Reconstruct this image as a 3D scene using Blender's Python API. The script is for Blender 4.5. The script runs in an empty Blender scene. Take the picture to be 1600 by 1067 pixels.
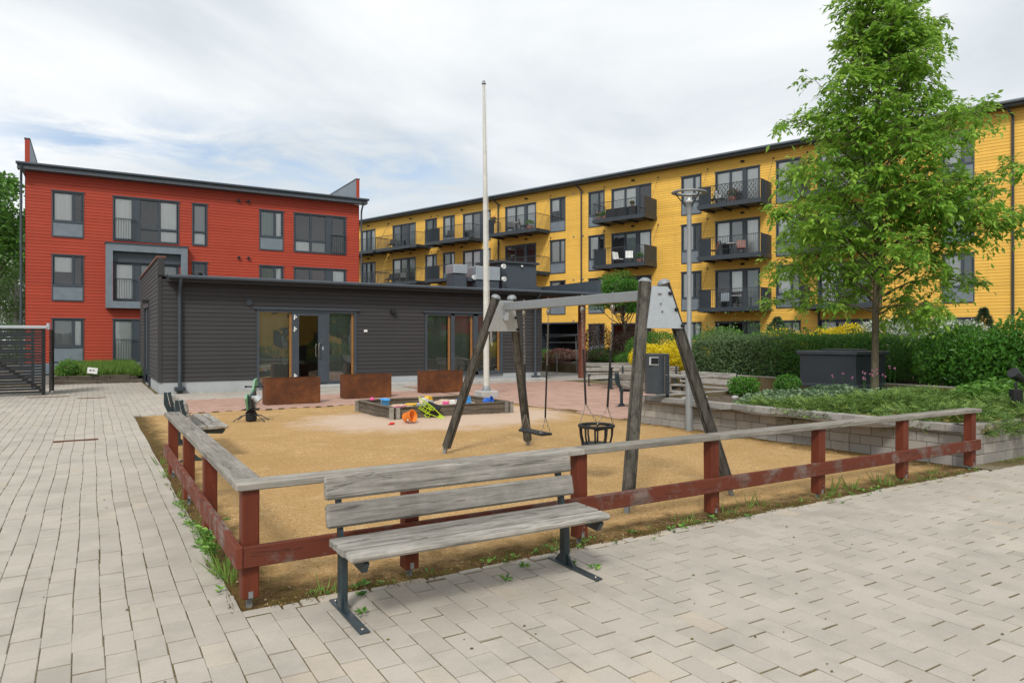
import bpy, math, random
import numpy as np
from mathutils import Vector, Matrix, Quaternion
random.seed(7); rng=np.random.default_rng(11)
PI=math.pi; R=math.radians
scene=bpy.context.scene; col=scene.collection

# ------------------------------------------------------------------ camera
cd=bpy.data.cameras.new("camera"); cam=bpy.data.objects.new("camera",cd); col.objects.link(cam)
cam.location=(0,0,1.6); cam.rotation_euler=(R(90),0,R(-31.17))
cd.sensor_width=36; cd.lens=36*1088/1600; cd.shift_y=-3.5/1600; cd.clip_start=.05; cd.clip_end=2000
scene.camera=cam
scene.render.resolution_x=1024; scene.render.resolution_y=682
# ------------------------------------------------------------------ light
SUN_EL, SUN_AZ = R(44), R(222)      # azimuth of the direction towards the sun, measured from +Y clockwise
w=bpy.data.worlds.new("World"); scene.world=w; w.use_nodes=True
nt=w.node_tree; N=nt.nodes; L=nt.links; N.clear()
def wn(t,**k):
    n=N.new(t)
    for a,b in k.items(): setattr(n,a,b)
    return n
sky=wn('ShaderNodeTexSky'); sky.sky_type='NISHITA'; sky.sun_disc=False; sky.sun_elevation=SUN_EL; sky.sun_rotation=SUN_AZ
bgS=wn('ShaderNodeBackground'); bgS.inputs[1].default_value=.10; L.new(sky.outputs[0],bgS.inputs[0])
bgC=wn('ShaderNodeBackground'); bgC.inputs[1].default_value=.88
tc=wn('ShaderNodeTexCoord'); sep=wn('ShaderNodeSeparateXYZ'); L.new(tc.outputs['Generated'],sep.inputs[0])
def wmath(op,a,b=None,clamp=False):
    n=wn('ShaderNodeMath'); n.operation=op; n.use_clamp=clamp
    for i,v in enumerate((a,b)):
        if v is None: continue
        if isinstance(v,(int,float)): n.inputs[i].default_value=v
        else: L.new(v,n.inputs[i])
    return n.outputs[0]
zz=wmath('ADD',wmath('MAXIMUM',sep.outputs[2],0.0),.16)
cx=wmath('DIVIDE',sep.outputs[0],zz); cy=wmath('DIVIDE',sep.outputs[1],zz)
cmb=wn('ShaderNodeCombineXYZ'); L.new(cx,cmb.inputs[0]); L.new(cy,cmb.inputs[1])
def wnoise(sc,det,off,rough=.55,dist=0):
    m=wn('ShaderNodeMapping'); m.inputs['Location'].default_value=off; m.inputs['Rotation'].default_value=(0,0,R(31)); m.inputs['Scale'].default_value=(sc,sc*1.25,1)
    L.new(cmb.outputs[0],m.inputs[0]); n=wn('ShaderNodeTexNoise'); n.inputs['Scale'].default_value=1; n.inputs['Detail'].default_value=det
    n.inputs['Roughness'].default_value=rough; n.inputs['Distortion'].default_value=dist; L.new(m.outputs[0],n.inputs[0]); return n.outputs[0]
n1=wnoise(.75,7,(3.1,1.2,0),.55,.4); n2=wnoise(2.0,8,(7.3,2.4,0),.6,.6)
rp=wn('ShaderNodeValToRGB'); L.new(n1,rp.inputs[0]); e=rp.color_ramp.elements
e[0].position=.36; e[0].color=(.51,.555,.59,1); e[1].position=.66; e[1].color=(.775,.785,.79,1)
L.new(rp.outputs[0],bgC.inputs[0])
# thin patches of open blue sky low over the red block
rb=wn('ShaderNodeValToRGB'); L.new(n2,rb.inputs[0]); e=rb.color_ramp.elements
e[0].position=.43; e[0].color=(0,0,0,1); e[1].position=.60; e[1].color=(1,1,1,1)
gd=wn('ShaderNodeVectorMath'); gd.operation='DOT_PRODUCT'; gv=Vector((0.19,1.06,.265)).normalized(); gd.inputs[1].default_value=gv; L.new(tc.outputs['Generated'],gd.inputs[0])
gm=wn('ShaderNodeMapRange'); L.new(gd.outputs['Value'],gm.inputs[0]); gm.inputs[1].default_value=.945; gm.inputs[2].default_value=.985
band=wn('ShaderNodeValToRGB'); L.new(sep.outputs[2],band.inputs[0]); e=band.color_ramp.elements
e[0].position=.165; e[0].color=(0,0,0,1); e[1].position=.235; e[1].color=(1,1,1,1); e2=e.new(.30); e2.color=(0,0,0,1)
fac=wmath('MULTIPLY',wmath('MULTIPLY',wmath('MULTIPLY',rb.outputs[0],gm.outputs[0]),band.outputs[0]),.85,True)
mx=wn('ShaderNodeMixShader'); L.new(fac,mx.inputs[0]); L.new(bgC.outputs[0],mx.inputs[1]); L.new(bgS.outputs[0],mx.inputs[2])
wo=wn('ShaderNodeOutputWorld'); L.new(mx.outputs[0],wo.inputs[0])
sd=bpy.data.lights.new("sun",'SUN'); sd.energy=1.5; sd.angle=R(12); sd.color=(1,.96,.9)
so=bpy.data.objects.new("sun",sd); col.objects.link(so)
dirv=Vector((math.sin(SUN_AZ)*math.cos(SUN_EL),math.cos(SUN_AZ)*math.cos(SUN_EL),math.sin(SUN_EL)))
so.rotation_euler=dirv.to_track_quat('Z','Y').to_euler()
vs=scene.view_settings; vs.view_transform='Standard'; vs.look='None'; vs.exposure=0.66; vs.gamma=1
try: scene.cycles.max_bounces=6; scene.cycles.transparent_max_bounces=12
except Exception: pass

# ------------------------------------------------------------------ helpers
CR=(.8557,-.5175); CF=(.5175,.8557)          # yard directions of the picture's right and forward
def W(x,d): return (x*CR[0]+d*CF[0], x*CR[1]+d*CF[1])
def tag(o,label=None,cat=None,group=None,kind=None):
    for k,v in (('label',label),('category',cat),('group',group),('kind',kind)):
        if v: o[k]=v
    return o
def empty(name,loc=(0,0,0),rz=0,**k):
    o=bpy.data.objects.new(name,None); col.objects.link(o); o.location=loc; o.rotation_euler=(0,0,rz); return tag(o,**k)
ORG={}
class MB:
    """collects shapes; build() links them as one mesh object"""
    def __init__(s): s.v=[];s.f=[];s.sm=[];s.M=None
    def add(s,vs,fs,smooth=False):
        b=len(s.v)
        if s.M is not None: vs=[s.M@Vector(p) for p in vs]
        s.v+= [tuple(p) for p in vs]; s.f+=[tuple(b+i for i in f) for f in fs]; s.sm+=[smooth]*len(fs); return s
    def box(s,x0,x1,y0,y1,z0,z1,bv=0):
        if x0>x1:x0,x1=x1,x0
        if y0>y1:y0,y1=y1,y0
        if z0>z1:z0,z1=z1,z0
        if bv<=0:
            return s.add([(x0,y0,z0),(x1,y0,z0),(x1,y1,z0),(x0,y1,z0),(x0,y0,z1),(x1,y0,z1),(x1,y1,z1),(x0,y1,z1)],
              [(0,3,2,1),(4,5,6,7),(0,1,5,4),(1,2,6,5),(2,3,7,6),(3,0,4,7)])
        b=min(bv,(x1-x0)*.45,(y1-y0)*.45,(z1-z0)*.45); vs=[];idx={}
        X=(x0,x1);Y=(y0,y1);Z=(z0,z1)
        for i in (0,1):
            for j in (0,1):
                for k in (0,1):
                    sx=(1,-1)[i]*b;sy=(1,-1)[j]*b;sz=(1,-1)[k]*b
                    idx[i,j,k,0]=len(vs);vs.append((X[i],Y[j]+sy,Z[k]+sz))
                    idx[i,j,k,1]=len(vs);vs.append((X[i]+sx,Y[j],Z[k]+sz))
                    idx[i,j,k,2]=len(vs);vs.append((X[i]+sx,Y[j]+sy,Z[k]))
        fs=[]
        for i in (0,1):
            q=[idx[i,0,0,0],idx[i,1,0,0],idx[i,1,1,0],idx[i,0,1,0]]; fs.append(q[::-1] if i==0 else q)
            q=[idx[0,i,0,1],idx[1,i,0,1],idx[1,i,1,1],idx[0,i,1,1]]; fs.append(q if i==0 else q[::-1])
            q=[idx[0,0,i,2],idx[1,0,i,2],idx[1,1,i,2],idx[0,1,i,2]]; fs.append(q[::-1] if i==0 else q)
        for i in (0,1):
            for j in (0,1):
                p=(i+j)%2
                q=[idx[i,j,0,0],idx[i,j,0,1],idx[i,j,1,1],idx[i,j,1,0]]; fs.append(q if p==0 else q[::-1])
                q=[idx[i,0,j,0],idx[i,1,j,0],idx[i,1,j,2],idx[i,0,j,2]]; fs.append(q if p==0 else q[::-1])
                q=[idx[0,i,j,1],idx[0,i,j,2],idx[1,i,j,2],idx[1,i,j,1]]; fs.append(q if p==0 else q[::-1])
        for (i,j,k) in [(a,c,d) for a in (0,1) for c in (0,1) for d in (0,1)]:
            q=[idx[i,j,k,0],idx[i,j,k,1],idx[i,j,k,2]]; fs.append(q if (i+j+k)%2==1 else q[::-1])
        return s.add(vs,fs)
    def beam(s,a,b,wd,h,up=(0,0,1),bv=0):
        a=Vector(a);b=Vector(b);d=(b-a);l=d.length;x=d.normalized();y=Vector(up).cross(x)
        if y.length<1e-5: y=Vector((0,1,0)).cross(x)
        y.normalize();z=x.cross(y);M=Matrix((x,y,z)).transposed().to_4x4();M.translation=a
        o=s.M; s.M=M if o is None else o@M; s.box(0,l,-wd/2,wd/2,-h/2,h/2,bv); s.M=o; return s
    def tube(s,pts,r,n=8,cap=True,closed=False,smooth=True):
        pts=[Vector(p) for p in pts];m=len(pts);rr=r if isinstance(r,(list,tuple)) else [r]*m
        vs=[];u=None
        for i,p in enumerate(pts):
            if closed: d=pts[(i+1)%m]-pts[i-1]
            else: d=pts[min(i+1,m-1)]-pts[max(i-1,0)]
            d.normalize()
            if u is None: u=d.orthogonal().normalized() if abs(d.z)<.999 else Vector((1,0,0))
            u=(u-d*u.dot(d)).normalized(); q=d.cross(u)
            vs+=[p+(u*math.cos(2*PI*k/n)+q*math.sin(2*PI*k/n))*rr[i] for k in range(n)]
        fs=[]
        for i in range(m if closed else m-1):
            a=i*n;b=((i+1)%m)*n
            fs+=[(a+k,a+(k+1)%n,b+(k+1)%n,b+k) for k in range(n)]
        s.add(vs,fs,smooth)
        if cap and not closed: s.add(vs[:n],[tuple(range(n))[::-1]]); s.add(vs[-n:],[tuple(range(n))])
        return s
    def lathe(s,prof,c=(0,0,0),n=20,smooth=True,capb=True,capt=True):
        vs=[];
        for r,z in prof: vs+=[(c[0]+r*math.cos(2*PI*k/n),c[1]+r*math.sin(2*PI*k/n),c[2]+z) for k in range(n)]
        fs=[(i*n+k,i*n+(k+1)%n,(i+1)*n+(k+1)%n,(i+1)*n+k) for i in range(len(prof)-1) for k in range(n)]
        s.add(vs,fs,smooth)
        if capb: s.add(vs[:n],[tuple(range(n))[::-1]])
        if capt: s.add(vs[-n:],[tuple(range(n))])
        return s
    def prism(s,poly,a,b,ax='z'):
        """poly in the plane across axis ax, extruded a..b"""
        n=len(poly)
        def P(p,t): return {'z':(p[0],p[1],t),'x':(t,p[0],p[1]),'y':(p[0],t,p[1])}[ax]
        vs=[P(p,a) for p in poly]+[P(p,b) for p in poly]
        fs=[tuple(range(n))[::-1],tuple(range(n,2*n))]+[(i,(i+1)%n,n+(i+1)%n,n+i) for i in range(n)]
        return s.add(vs,fs)
    def build(s,name,mat,parent=None,recalc=False,**k):
        me=bpy.data.meshes.new(name); o=bpy.data.objects.new(name,me); col.objects.link(o)
        og=Vector((0,0,0))
        if parent is not None:
            og=ORG.get(parent.name,Vector(parent.location) if parent.type=='EMPTY' else Vector((0,0,0))); o.parent=parent
        ORG[o.name]=og
        me.from_pydata([tuple(Vector(p)-og) for p in s.v],[],s.f)
        me.polygons.foreach_set('use_smooth',s.sm)
        if mat: me.materials.append(mat)
        me.update(); return tag(o,**k)
def children(o): return [c for c in bpy.data.objects if c.parent==o]
def copy_tree(o,parent=None):
    c=o.copy(); col.objects.link(c); c.parent=parent
    for ch in list(children(o)):
        if ch!=c: copy_tree(ch,c)
    return c

# ------------------------------------------------------------------ materials
class NT:
    def __init__(s,name):
        s.m=bpy.data.materials.new(name); s.m.use_nodes=True; s.t=s.m.node_tree; s.b=s.t.nodes['Principled BSDF']; s.out=s.t.nodes['Material Output']; s._c=None
    def n(s,t): return s.t.nodes.new(t)
    def l(s,a,b): s.t.links.new(a,b)
    def co(s,scale=(1,1,1),rot=(0,0,0),world=False,loc=(0,0,0)):
        m=s.n('ShaderNodeMapping'); m.inputs['Scale'].default_value=scale; m.inputs['Rotation'].default_value=rot; m.inputs['Location'].default_value=loc
        if world: g=s.n('ShaderNodeNewGeometry'); s.l(g.outputs['Position'],m.inputs[0])
        else: g=s.n('ShaderNodeTexCoord'); s.l(g.outputs['Object'],m.inputs[0])
        return m.outputs[0]
    def noise(s,vec,sc=1,det=4,ro=.5,dist=0):
        n=s.n('ShaderNodeTexNoise'); n.inputs['Scale'].default_value=sc; n.inputs['Detail'].default_value=det; n.inputs['Roughness'].default_value=ro; n.inputs['Distortion'].default_value=dist
        if vec: s.l(vec,n.inputs[0])
        return n.outputs[0]
    def vor(s,vec,sc,feat='F1'):
        n=s.n('ShaderNodeTexVoronoi'); n.inputs['Scale'].default_value=sc; n.feature=feat
        s.l(vec,n.inputs[0]); return n
    def ramp(s,f,*st):
        r=s.n('ShaderNodeValToRGB'); s.l(f,r.inputs[0]); e=r.color_ramp.elements
        while len(e)<len(st): e.new(.5)
        for i,(p,c) in enumerate(st):
            e[i].position=p; e[i].color=(c,c,c,1) if isinstance(c,(int,float)) else tuple(c)+(1,)
        return r.outputs[0]
    def mix(s,f,a,b,mode='MIX'):
        m=s.n('ShaderNodeMixRGB'); m.blend_type=mode
        for i,v in zip((0,1,2),(f,a,b)):
            if isinstance(v,(int,float)): m.inputs[i].default_value=v if i==0 else (v,v,v,1)
            elif isinstance(v,tuple): m.inputs[i].default_value=v+(1,)
            else: s.l(v,m.inputs[i])
        return m.outputs[0]
    def math(s,op,a,b=0,clamp=False):
        m=s.n('ShaderNodeMath'); m.operation=op; m.use_clamp=clamp
        for i,v in enumerate((a,b)):
            if isinstance(v,(int,float)): m.inputs[i].default_value=v
            else: s.l(v,m.inputs[i])
        return m.outputs[0]
    def attr(s,name='tone'):
        a=s.n('ShaderNodeAttribute'); a.attribute_name=name; return a.outputs['Fac']
    def bump(s,h,st=.3,d=.01):
        b=s.n('ShaderNodeBump'); b.inputs['Strength'].default_value=st; b.inputs['Distance'].default_value=d; s.l(h,b.inputs['Height']); s.l(b.outputs[0],s.b.inputs['Normal'])
    def set(s,color=None,rough=None,metal=None,spec=None):
        for k,v in (('Base Color',color),('Roughness',rough),('Metallic',metal),('Specular IOR Level',spec)):
            if v is None: continue
            if isinstance(v,(int,float)): s.b.inputs[k].default_value=v
            elif isinstance(v,tuple): s.b.inputs[k].default_value=v+(1,)
            else: s.l(v,s.b.inputs[k])
        return s
def paint(name,c,rough=.5,metal=0,var=.12,sc=6,spec=.5,bump=.0):
    t=NT(name); v=t.co(); n=t.noise(v,sc,5,.6); lo=tuple(x*(1-var) for x in c); hi=tuple(min(1,x*(1+var)) for x in c)
    t.set(t.ramp(n,(.3,lo),(.7,hi)),t.ramp(t.noise(v,sc*2.3,3),(.3,max(.05,rough-.08)),(.7,min(1,rough+.08))),metal,spec)
    if bump: t.bump(t.noise(v,sc*12,3),bump,.003)
    return t.m
def wood(name,axis,c1=(.40,.375,.335),c2=(.21,.195,.175),c3=(.50,.47,.42),red=0,redc=(.24,.035,.022)):
    t=NT(name); k=[26,26,26]; k[axis]=1.6; v=t.co(tuple(k)); g=t.noise(v,1,8,.65,.6)
    k2=[90,90,90];k2[axis]=3; fine=t.noise(t.co(tuple(k2)),1,4,.7)
    k3=[14,14,14];k3[axis]=2.4; big=t.noise(t.co(tuple(k3),loc=(3,5,1)),.35,4,.6,1.2)
    c=t.ramp(g,(.3,c2),(.52,c1),(.72,c3)); c=t.mix(t.ramp(fine,(.35,.45),(.6,0.)),c,tuple(x*.45 for x in c2))
    k4=[9,9,9];k4[axis]=1.5; kn=t.vor(t.co(tuple(k4)),.55); c=t.mix(t.ramp(kn.outputs['Distance'],(.03,.8),(.10,0.)),c,(.06,.05,.04))
    c=t.mix(t.ramp(big,(.42,.0),(.7,.45)),c,tuple(x*1.15 for x in c3))
    mot=t.noise(t.co((1,1,1)),9,5,.65); c=t.mix(t.ramp(mot,(.35,.35),(.6,0.)),c,(.16,.155,.12))
    if red: c=t.mix(t.ramp(t.noise(t.co((3,3,3)),1.3,6,.7),(.5-red*.3,1.),(.5-red*.3+.12,0.)) if red<1 else 1.0,c,redc)
    oi=t.n('ShaderNodeObjectInfo'); c=t.mix(1.0,c,t.ramp(oi.outputs['Random'],(0,.72),(1,1.12)),'MULTIPLY')
    cr=t.noise(t.co(tuple(x*.55 for x in k),loc=(9,2,4)),1.5,3,.5,1.5); c=t.mix(t.ramp(cr,(.60,0.),(.635,.75),(.67,0.)),c,tuple(x*.35 for x in c2))
    t.set(c,.82,0,.25); t.bump(t.mix(.5,g,fine),.7,.005); return t.m
M={}
M['bench_wood']=wood('weathered bench planks',0,(.37,.345,.31),(.15,.14,.125),(.50,.47,.43))
M['wood_u']=wood('weathered rail along u',0,(.33,.30,.26),(.17,.15,.13),(.44,.41,.36))
M['wood_v']=wood('weathered rail along v',1,(.33,.30,.26),(.17,.15,.13),(.44,.41,.36))
M['lower_u']=wood('worn red lower rail u',0,(.19,.12,.10),(.11,.06,.05),(.28,.21,.19),red=.04,redc=(.15,.040,.022))
M['lower_v']=wood('worn red lower rail v',1,(.19,.12,.10),(.11,.06,.05),(.28,.21,.19),red=.04,redc=(.15,.040,.022))
M['swing_wood']=wood('dark weathered post',2,(.085,.076,.064),(.020,.017,.013),(.185,.168,.142))
M['box_wood_u']=wood('sandbox plank u',0,(.12,.095,.07),(.05,.04,.03),(.22,.18,.14))
M['box_wood_v']=wood('sandbox plank v',1,(.12,.095,.07),(.05,.04,.03),(.22,.18,.14))
def redpost():
    t=NT('red painted post'); v=t.co((14,14,2.2)); n=t.noise(v,1,6,.6); c=t.ramp(n,(.3,(.105,.021,.009)),(.7,(.165,.035,.014)))
    wv=t.noise(t.co((20,20,5)),1.2,6,.75); c=t.mix(t.ramp(wv,(.67,0.),(.73,.8)),c,(.34,.27,.23))
    t.set(c,.6,0,.35); t.bump(n,.3,.003); return t.m
M['red_post']=redpost()
def siding(name,c,var=.10,rough=.62):
    t=NT(name); v=t.co((.9,.9,7)); a=t.attr(); big=t.noise(t.co((1,1,1)),.35,3)
    lo=tuple(x*(1-var) for x in c);hi=tuple(min(1,x*(1+var)) for x in c)
    cc=t.ramp(a,(0,lo),(1,hi)); cc=t.mix(t.ramp(big,(.35,.35),(.65,0.)),cc,tuple(x*.72 for x in c)); sk=t.noise(t.co((2.2,2.2,.22)),1.4,5,.6); cc=t.mix(t.ramp(sk,(.52,0.),(.72,.35)),cc,tuple(x*.70+.012 for x in c)); pc=t.noise(t.co((.3,.3,1)),9,3,.7); cc=t.mix(t.ramp(pc,(.60,0.),(.75,.25)),cc,tuple(min(1,x*1.1+.03) for x in c))
    g=t.noise(t.co((2,2,60)),1,4,.6); cc=t.mix(t.ramp(g,(.4,.18),(.6,0.)),cc,tuple(x*.6 for x in c))
    t.set(cc,rough,0,.3); t.bump(g,.25,.004); return t.m
M['red_siding']=siding('falu red boards',(.43,.059,.030))
M['yellow_siding']=siding('yellow boards',(.90,.535,.10))
M['dark_siding']=siding('dark brown grey boards',(.052,.050,.052),.14)
M['trim']=paint('blue grey window metal',(.050,.064,.080),.45)
M['trim_light']=paint('mid grey sheet metal panel',(.17,.205,.235),.5,0,.12,3,bump=.1)
M['fascia']=paint('grey roof fascia',(.12,.145,.17),.42)
M['dark_metal']=paint('dark charcoal metal',(.035,.045,.055),.42)
M['black_metal']=paint('black metal',(.015,.016,.018),.45)
M['green_black']=paint('bench iron blue black',(.028,.044,.052),.35,bump=.15)
def galv(name,c=(.36,.385,.39)):
    t=NT(name); v=t.co(); n=t.vor(v,26); c2=tuple(x*.90 for x in c)
    cc=t.mix(t.ramp(t.noise(v,7,4),(.35,0.),(.7,.4)),t.ramp(n.outputs['Color'],(0,c2),(1,c)),tuple(x*1.12 for x in c)); t.set(cc,.55,.35); return t.m
M['galv']=galv('galvanised steel',(.27,.29,.30)); M['galv_light']=galv('light galvanised plate',(.46,.49,.51)); M['chain']=paint('steel chain',(.30,.27,.23),.4,.8,.25,30)
M['rubber']=paint('black rubber',(.018,.018,.019),.6,0,.2,12,.3)
M['concrete']=paint('pale concrete',(.42,.42,.40),.85,0,.16,3,.2,.3)
M['plinth']=paint('light grey plinth',(.40,.42,.43),.8,0,.10,1.2,.2,.2)
M['white_paint']=paint('off white gloss paint',(.58,.57,.53),.35)
M['white_plastic']=paint('white plastic',(.78,.77,.74),.4)
M['ac_metal']=paint('silver duct metal',(.38,.42,.45),.35,.55,.1,2)
M['insul']=paint('interior dark',(.10,.09,.08),.9)
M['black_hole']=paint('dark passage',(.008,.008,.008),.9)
M['orange_wood']=paint('varnished orange timber',(.31,.15,.045),.4,0,.18,9)
M['brown_post']=paint('red brown post',(.19,.065,.04),.5,0,.18,5)
def corten():
    t=NT('rusted steel'); v=t.co(); a=t.noise(v,2.6,6,.65,.3); b=t.noise(v,22,5,.7)
    c=t.ramp(a,(.3,(.075,.030,.016)),(.52,(.145,.052,.020)),(.75,(.24,.092,.028))); c=t.mix(t.ramp(b,(.38,.35),(.6,0.)),c,(.06,.025,.014))
    t.set(c,.8,0,.25); t.bump(b,.3,.003); return t.m
M['corten']=corten()
def curtain(name,c):
    t=NT(name); v=t.co((1,1,.02)); n=t.noise(v,9,3); t.set(t.ramp(n,(.3,tuple(x*.93 for x in c)),(.7,c)),.9,0,.1); t.bump(n,.3,.03); return t.m
M['cur_w']=curtain('white curtain',(.90,.90,.88)); M['cur_g']=curtain('grey blind',(.46,.47,.46)); M['cur_r']=curtain('dark red curtain',(.10,.028,.028)); M['cur_t']=curtain('grey green blind',(.30,.36,.345))
def glass(nm='window glass',ior=1.58,ad=.035):
    t=NT(nm); t.t.nodes.remove(t.b); g=t.n('ShaderNodeBsdfGlossy'); g.inputs['Roughness'].default_value=.015; g.inputs['Color'].default_value=(.95,.98,1,1)
    tr=t.n('ShaderNodeBsdfTransparent'); tr.inputs[0].default_value=(.985,1,.995,1); f=t.n('ShaderNodeFresnel'); f.inputs[0].default_value=ior
    nz=t.noise(t.co(),.9,2); bp=t.n('ShaderNodeBump'); bp.inputs['Strength'].default_value=.12; bp.inputs['Distance'].default_value=.05; t.l(nz,bp.inputs['Height']); t.l(bp.outputs[0],g.inputs['Normal'])
    mx=t.n('ShaderNodeMixShader'); t.l(t.math('ADD',f.outputs[0],ad,True),mx.inputs[0]); t.l(tr.outputs[0],mx.inputs[1]); t.l(g.outputs[0],mx.inputs[2]); t.l(mx.outputs[0],t.out.inputs[0]); return t.m
M['glass']=glass(); M['glass_low']=glass('coated entrance glass',1.75,.16)
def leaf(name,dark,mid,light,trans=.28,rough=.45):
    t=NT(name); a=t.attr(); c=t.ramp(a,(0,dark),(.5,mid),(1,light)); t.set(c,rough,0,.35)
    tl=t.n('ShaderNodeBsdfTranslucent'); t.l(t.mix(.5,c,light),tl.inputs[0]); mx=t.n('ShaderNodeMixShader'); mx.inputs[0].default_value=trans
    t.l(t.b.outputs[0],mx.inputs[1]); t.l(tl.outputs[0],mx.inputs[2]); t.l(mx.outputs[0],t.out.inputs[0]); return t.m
M['ash']=leaf('ash leaves',(.055,.165,.022),(.20,.41,.05),(.48,.68,.11),.45,.36)
M['hedge']=leaf('hedge leaves',(0.046,0.137,0.029),(0.116,0.284,0.046),(0.295,0.504,0.095))
M['rose']=leaf('grey green leaves',(0.068,0.126,0.051),(0.144,0.227,0.092),(0.304,0.389,0.169))
M['elder']=leaf('glossy dark green leaves',(0.022,0.094,0.015),(0.085,0.235,0.026),(0.225,0.469,0.048))
M['yellow_leaf']=leaf('golden leaves',(.52,.40,.008),(.82,.66,.015),(.90,.80,.05),.25)
M['white_flower']=leaf('white blossom',(.45,.46,.40),(.62,.63,.58),(.75,.76,.72),.2)
M['juniper']=leaf('juniper sprays',(0.048,0.102,0.020),(0.115,0.211,0.041),(0.271,0.367,0.081),.15)
M['juniper_dry']=leaf('dry juniper sprays',(.20,.15,.04),(.34,.27,.07),(.42,.36,.12),.15)
M['pale_leaf']=leaf('silvery ground leaves',(.07,.13,.06),(.15,.24,.12),(.30,.40,.24),.2)
M['lime']=leaf('bright ground leaves',(0.054,0.150,0.021),(0.119,0.269,0.043),(0.215,0.409,0.076),.3)
M['pink_leaf']=leaf('pinkish spirea',(.16,.07,.06),(.28,.13,.11),(.40,.22,.18),.2)
M['brown_leaf']=leaf('dark barberry leaves',(.030,.018,.014),(.060,.035,.024),(.10,.07,.035),.15)
M['conifer']=leaf('conifer needles',(0.026,0.052,0.026),(0.058,0.104,0.046),(0.117,0.182,0.078),.05)
M['grass']=leaf('grass blades',(0.065,0.143,0.019),(0.143,0.273,0.046),(0.312,0.442,0.104),.35,.6)
M['drygrass']=leaf('moss and dry stalks',(.06,.045,.012),(.12,.085,.02),(.13,.15,.03),.1,.8)
M['birch']=leaf('birch leaves',(0.084,0.168,0.048),(0.180,0.300,0.096),(0.360,0.480,0.204),.35)
M['pink']=paint('pink petals',(.65,.10,.22),.6); M['orange_pl']=paint('orange plastic',(.85,.22,.012),.4,0,.06); M['blue_pl']=paint('blue plastic',(.02,.14,.62),.4,0,.06)
M['lblue_pl']=paint('light blue plastic',(.06,.33,.75),.4,0,.06); M['red_pl']=paint('red plastic',(.72,.03,.03),.4,0,.06); M['lime_pl']=paint('lime plastic',(.42,.58,.012),.4,0,.06)
M['pink_pl']=paint('pink plastic',(.75,.10,.30),.4,0,.06); M['yel_pl']=paint('yellow plastic',(.82,.48,.02),.4,0,.06); M['green_panel']=paint('green rider panel',(.13,.30,.17),.5,0,.15,14)
def bark():
    t=NT('grey brown bark'); v=t.co((16,16,4)); n=t.noise(v,1.6,6,.7); t.set(t.ramp(n,(.3,(.06,.05,.035)),(.7,(.20,.165,.115))),.9,0,.1); t.bump(n,.8,.012); return t.m
M['bark']=bark(); M['birch_bark']=paint('birch bark',(.45,.44,.40),.8,0,.4,8)
# paving stones: colour per stone from the tone attribute
def paver(name,c1,c2,c3):
    t=NT(name); a=t.attr(); v=t.co(world=True); c=t.ramp(a,(0,c1),(.25,c2),(.7,c3),(1,(c3[0]*1.06,c3[1]*.98,c3[2]*.88)))
    f=t.noise(v,85,4,.7); c=t.mix(t.ramp(f,(.35,.28),(.62,0.)),c,tuple(x*.62 for x in c2))
    st=t.noise(v,2.2,6,.65); c=t.mix(t.ramp(st,(.34,.5),(.56,0.)),c,tuple(x*.66 for x in c2)); st2=t.noise(v,.35,4,.5); c=t.mix(t.ramp(st2,(.35,.25),(.6,0.)),c,tuple(x*.8 for x in c2))
    t.set(c,.86,0,.22); t.bump(f,.25,.003); return t.m
M['paver']=paver('concrete pavers',(.385,.345,.292),(.445,.402,.345),(.50,.455,.392))
M['paver_red']=paver('pale red pavers',(.38,.225,.175),(.44,.27,.21),(.50,.33,.265))
M['paver_grey']=paver('pale worn pavers',(.36,.335,.30),(.41,.385,.345),(.46,.43,.385))
M['block']=paver('grey wall blocks',(.23,.215,.19),(.31,.29,.265),(.40,.38,.35))
def joint():
    t=NT('sandy mossy joints'); v=t.co(world=True); n=t.noise(v,1.3,5,.7); f=t.noise(v,60,4)
    c=t.ramp(n,(.30,(.27,.23,.17)),(.50,(.20,.155,.085)),(.64,(.10,.10,.03))); c=t.mix(t.ramp(f,(.4,.5),(.6,0.)),c,(.05,.04,.025)); t.set(c,.95,0,.1); t.bump(f,.6,.01); return t.m
M['joint']=joint()
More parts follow.
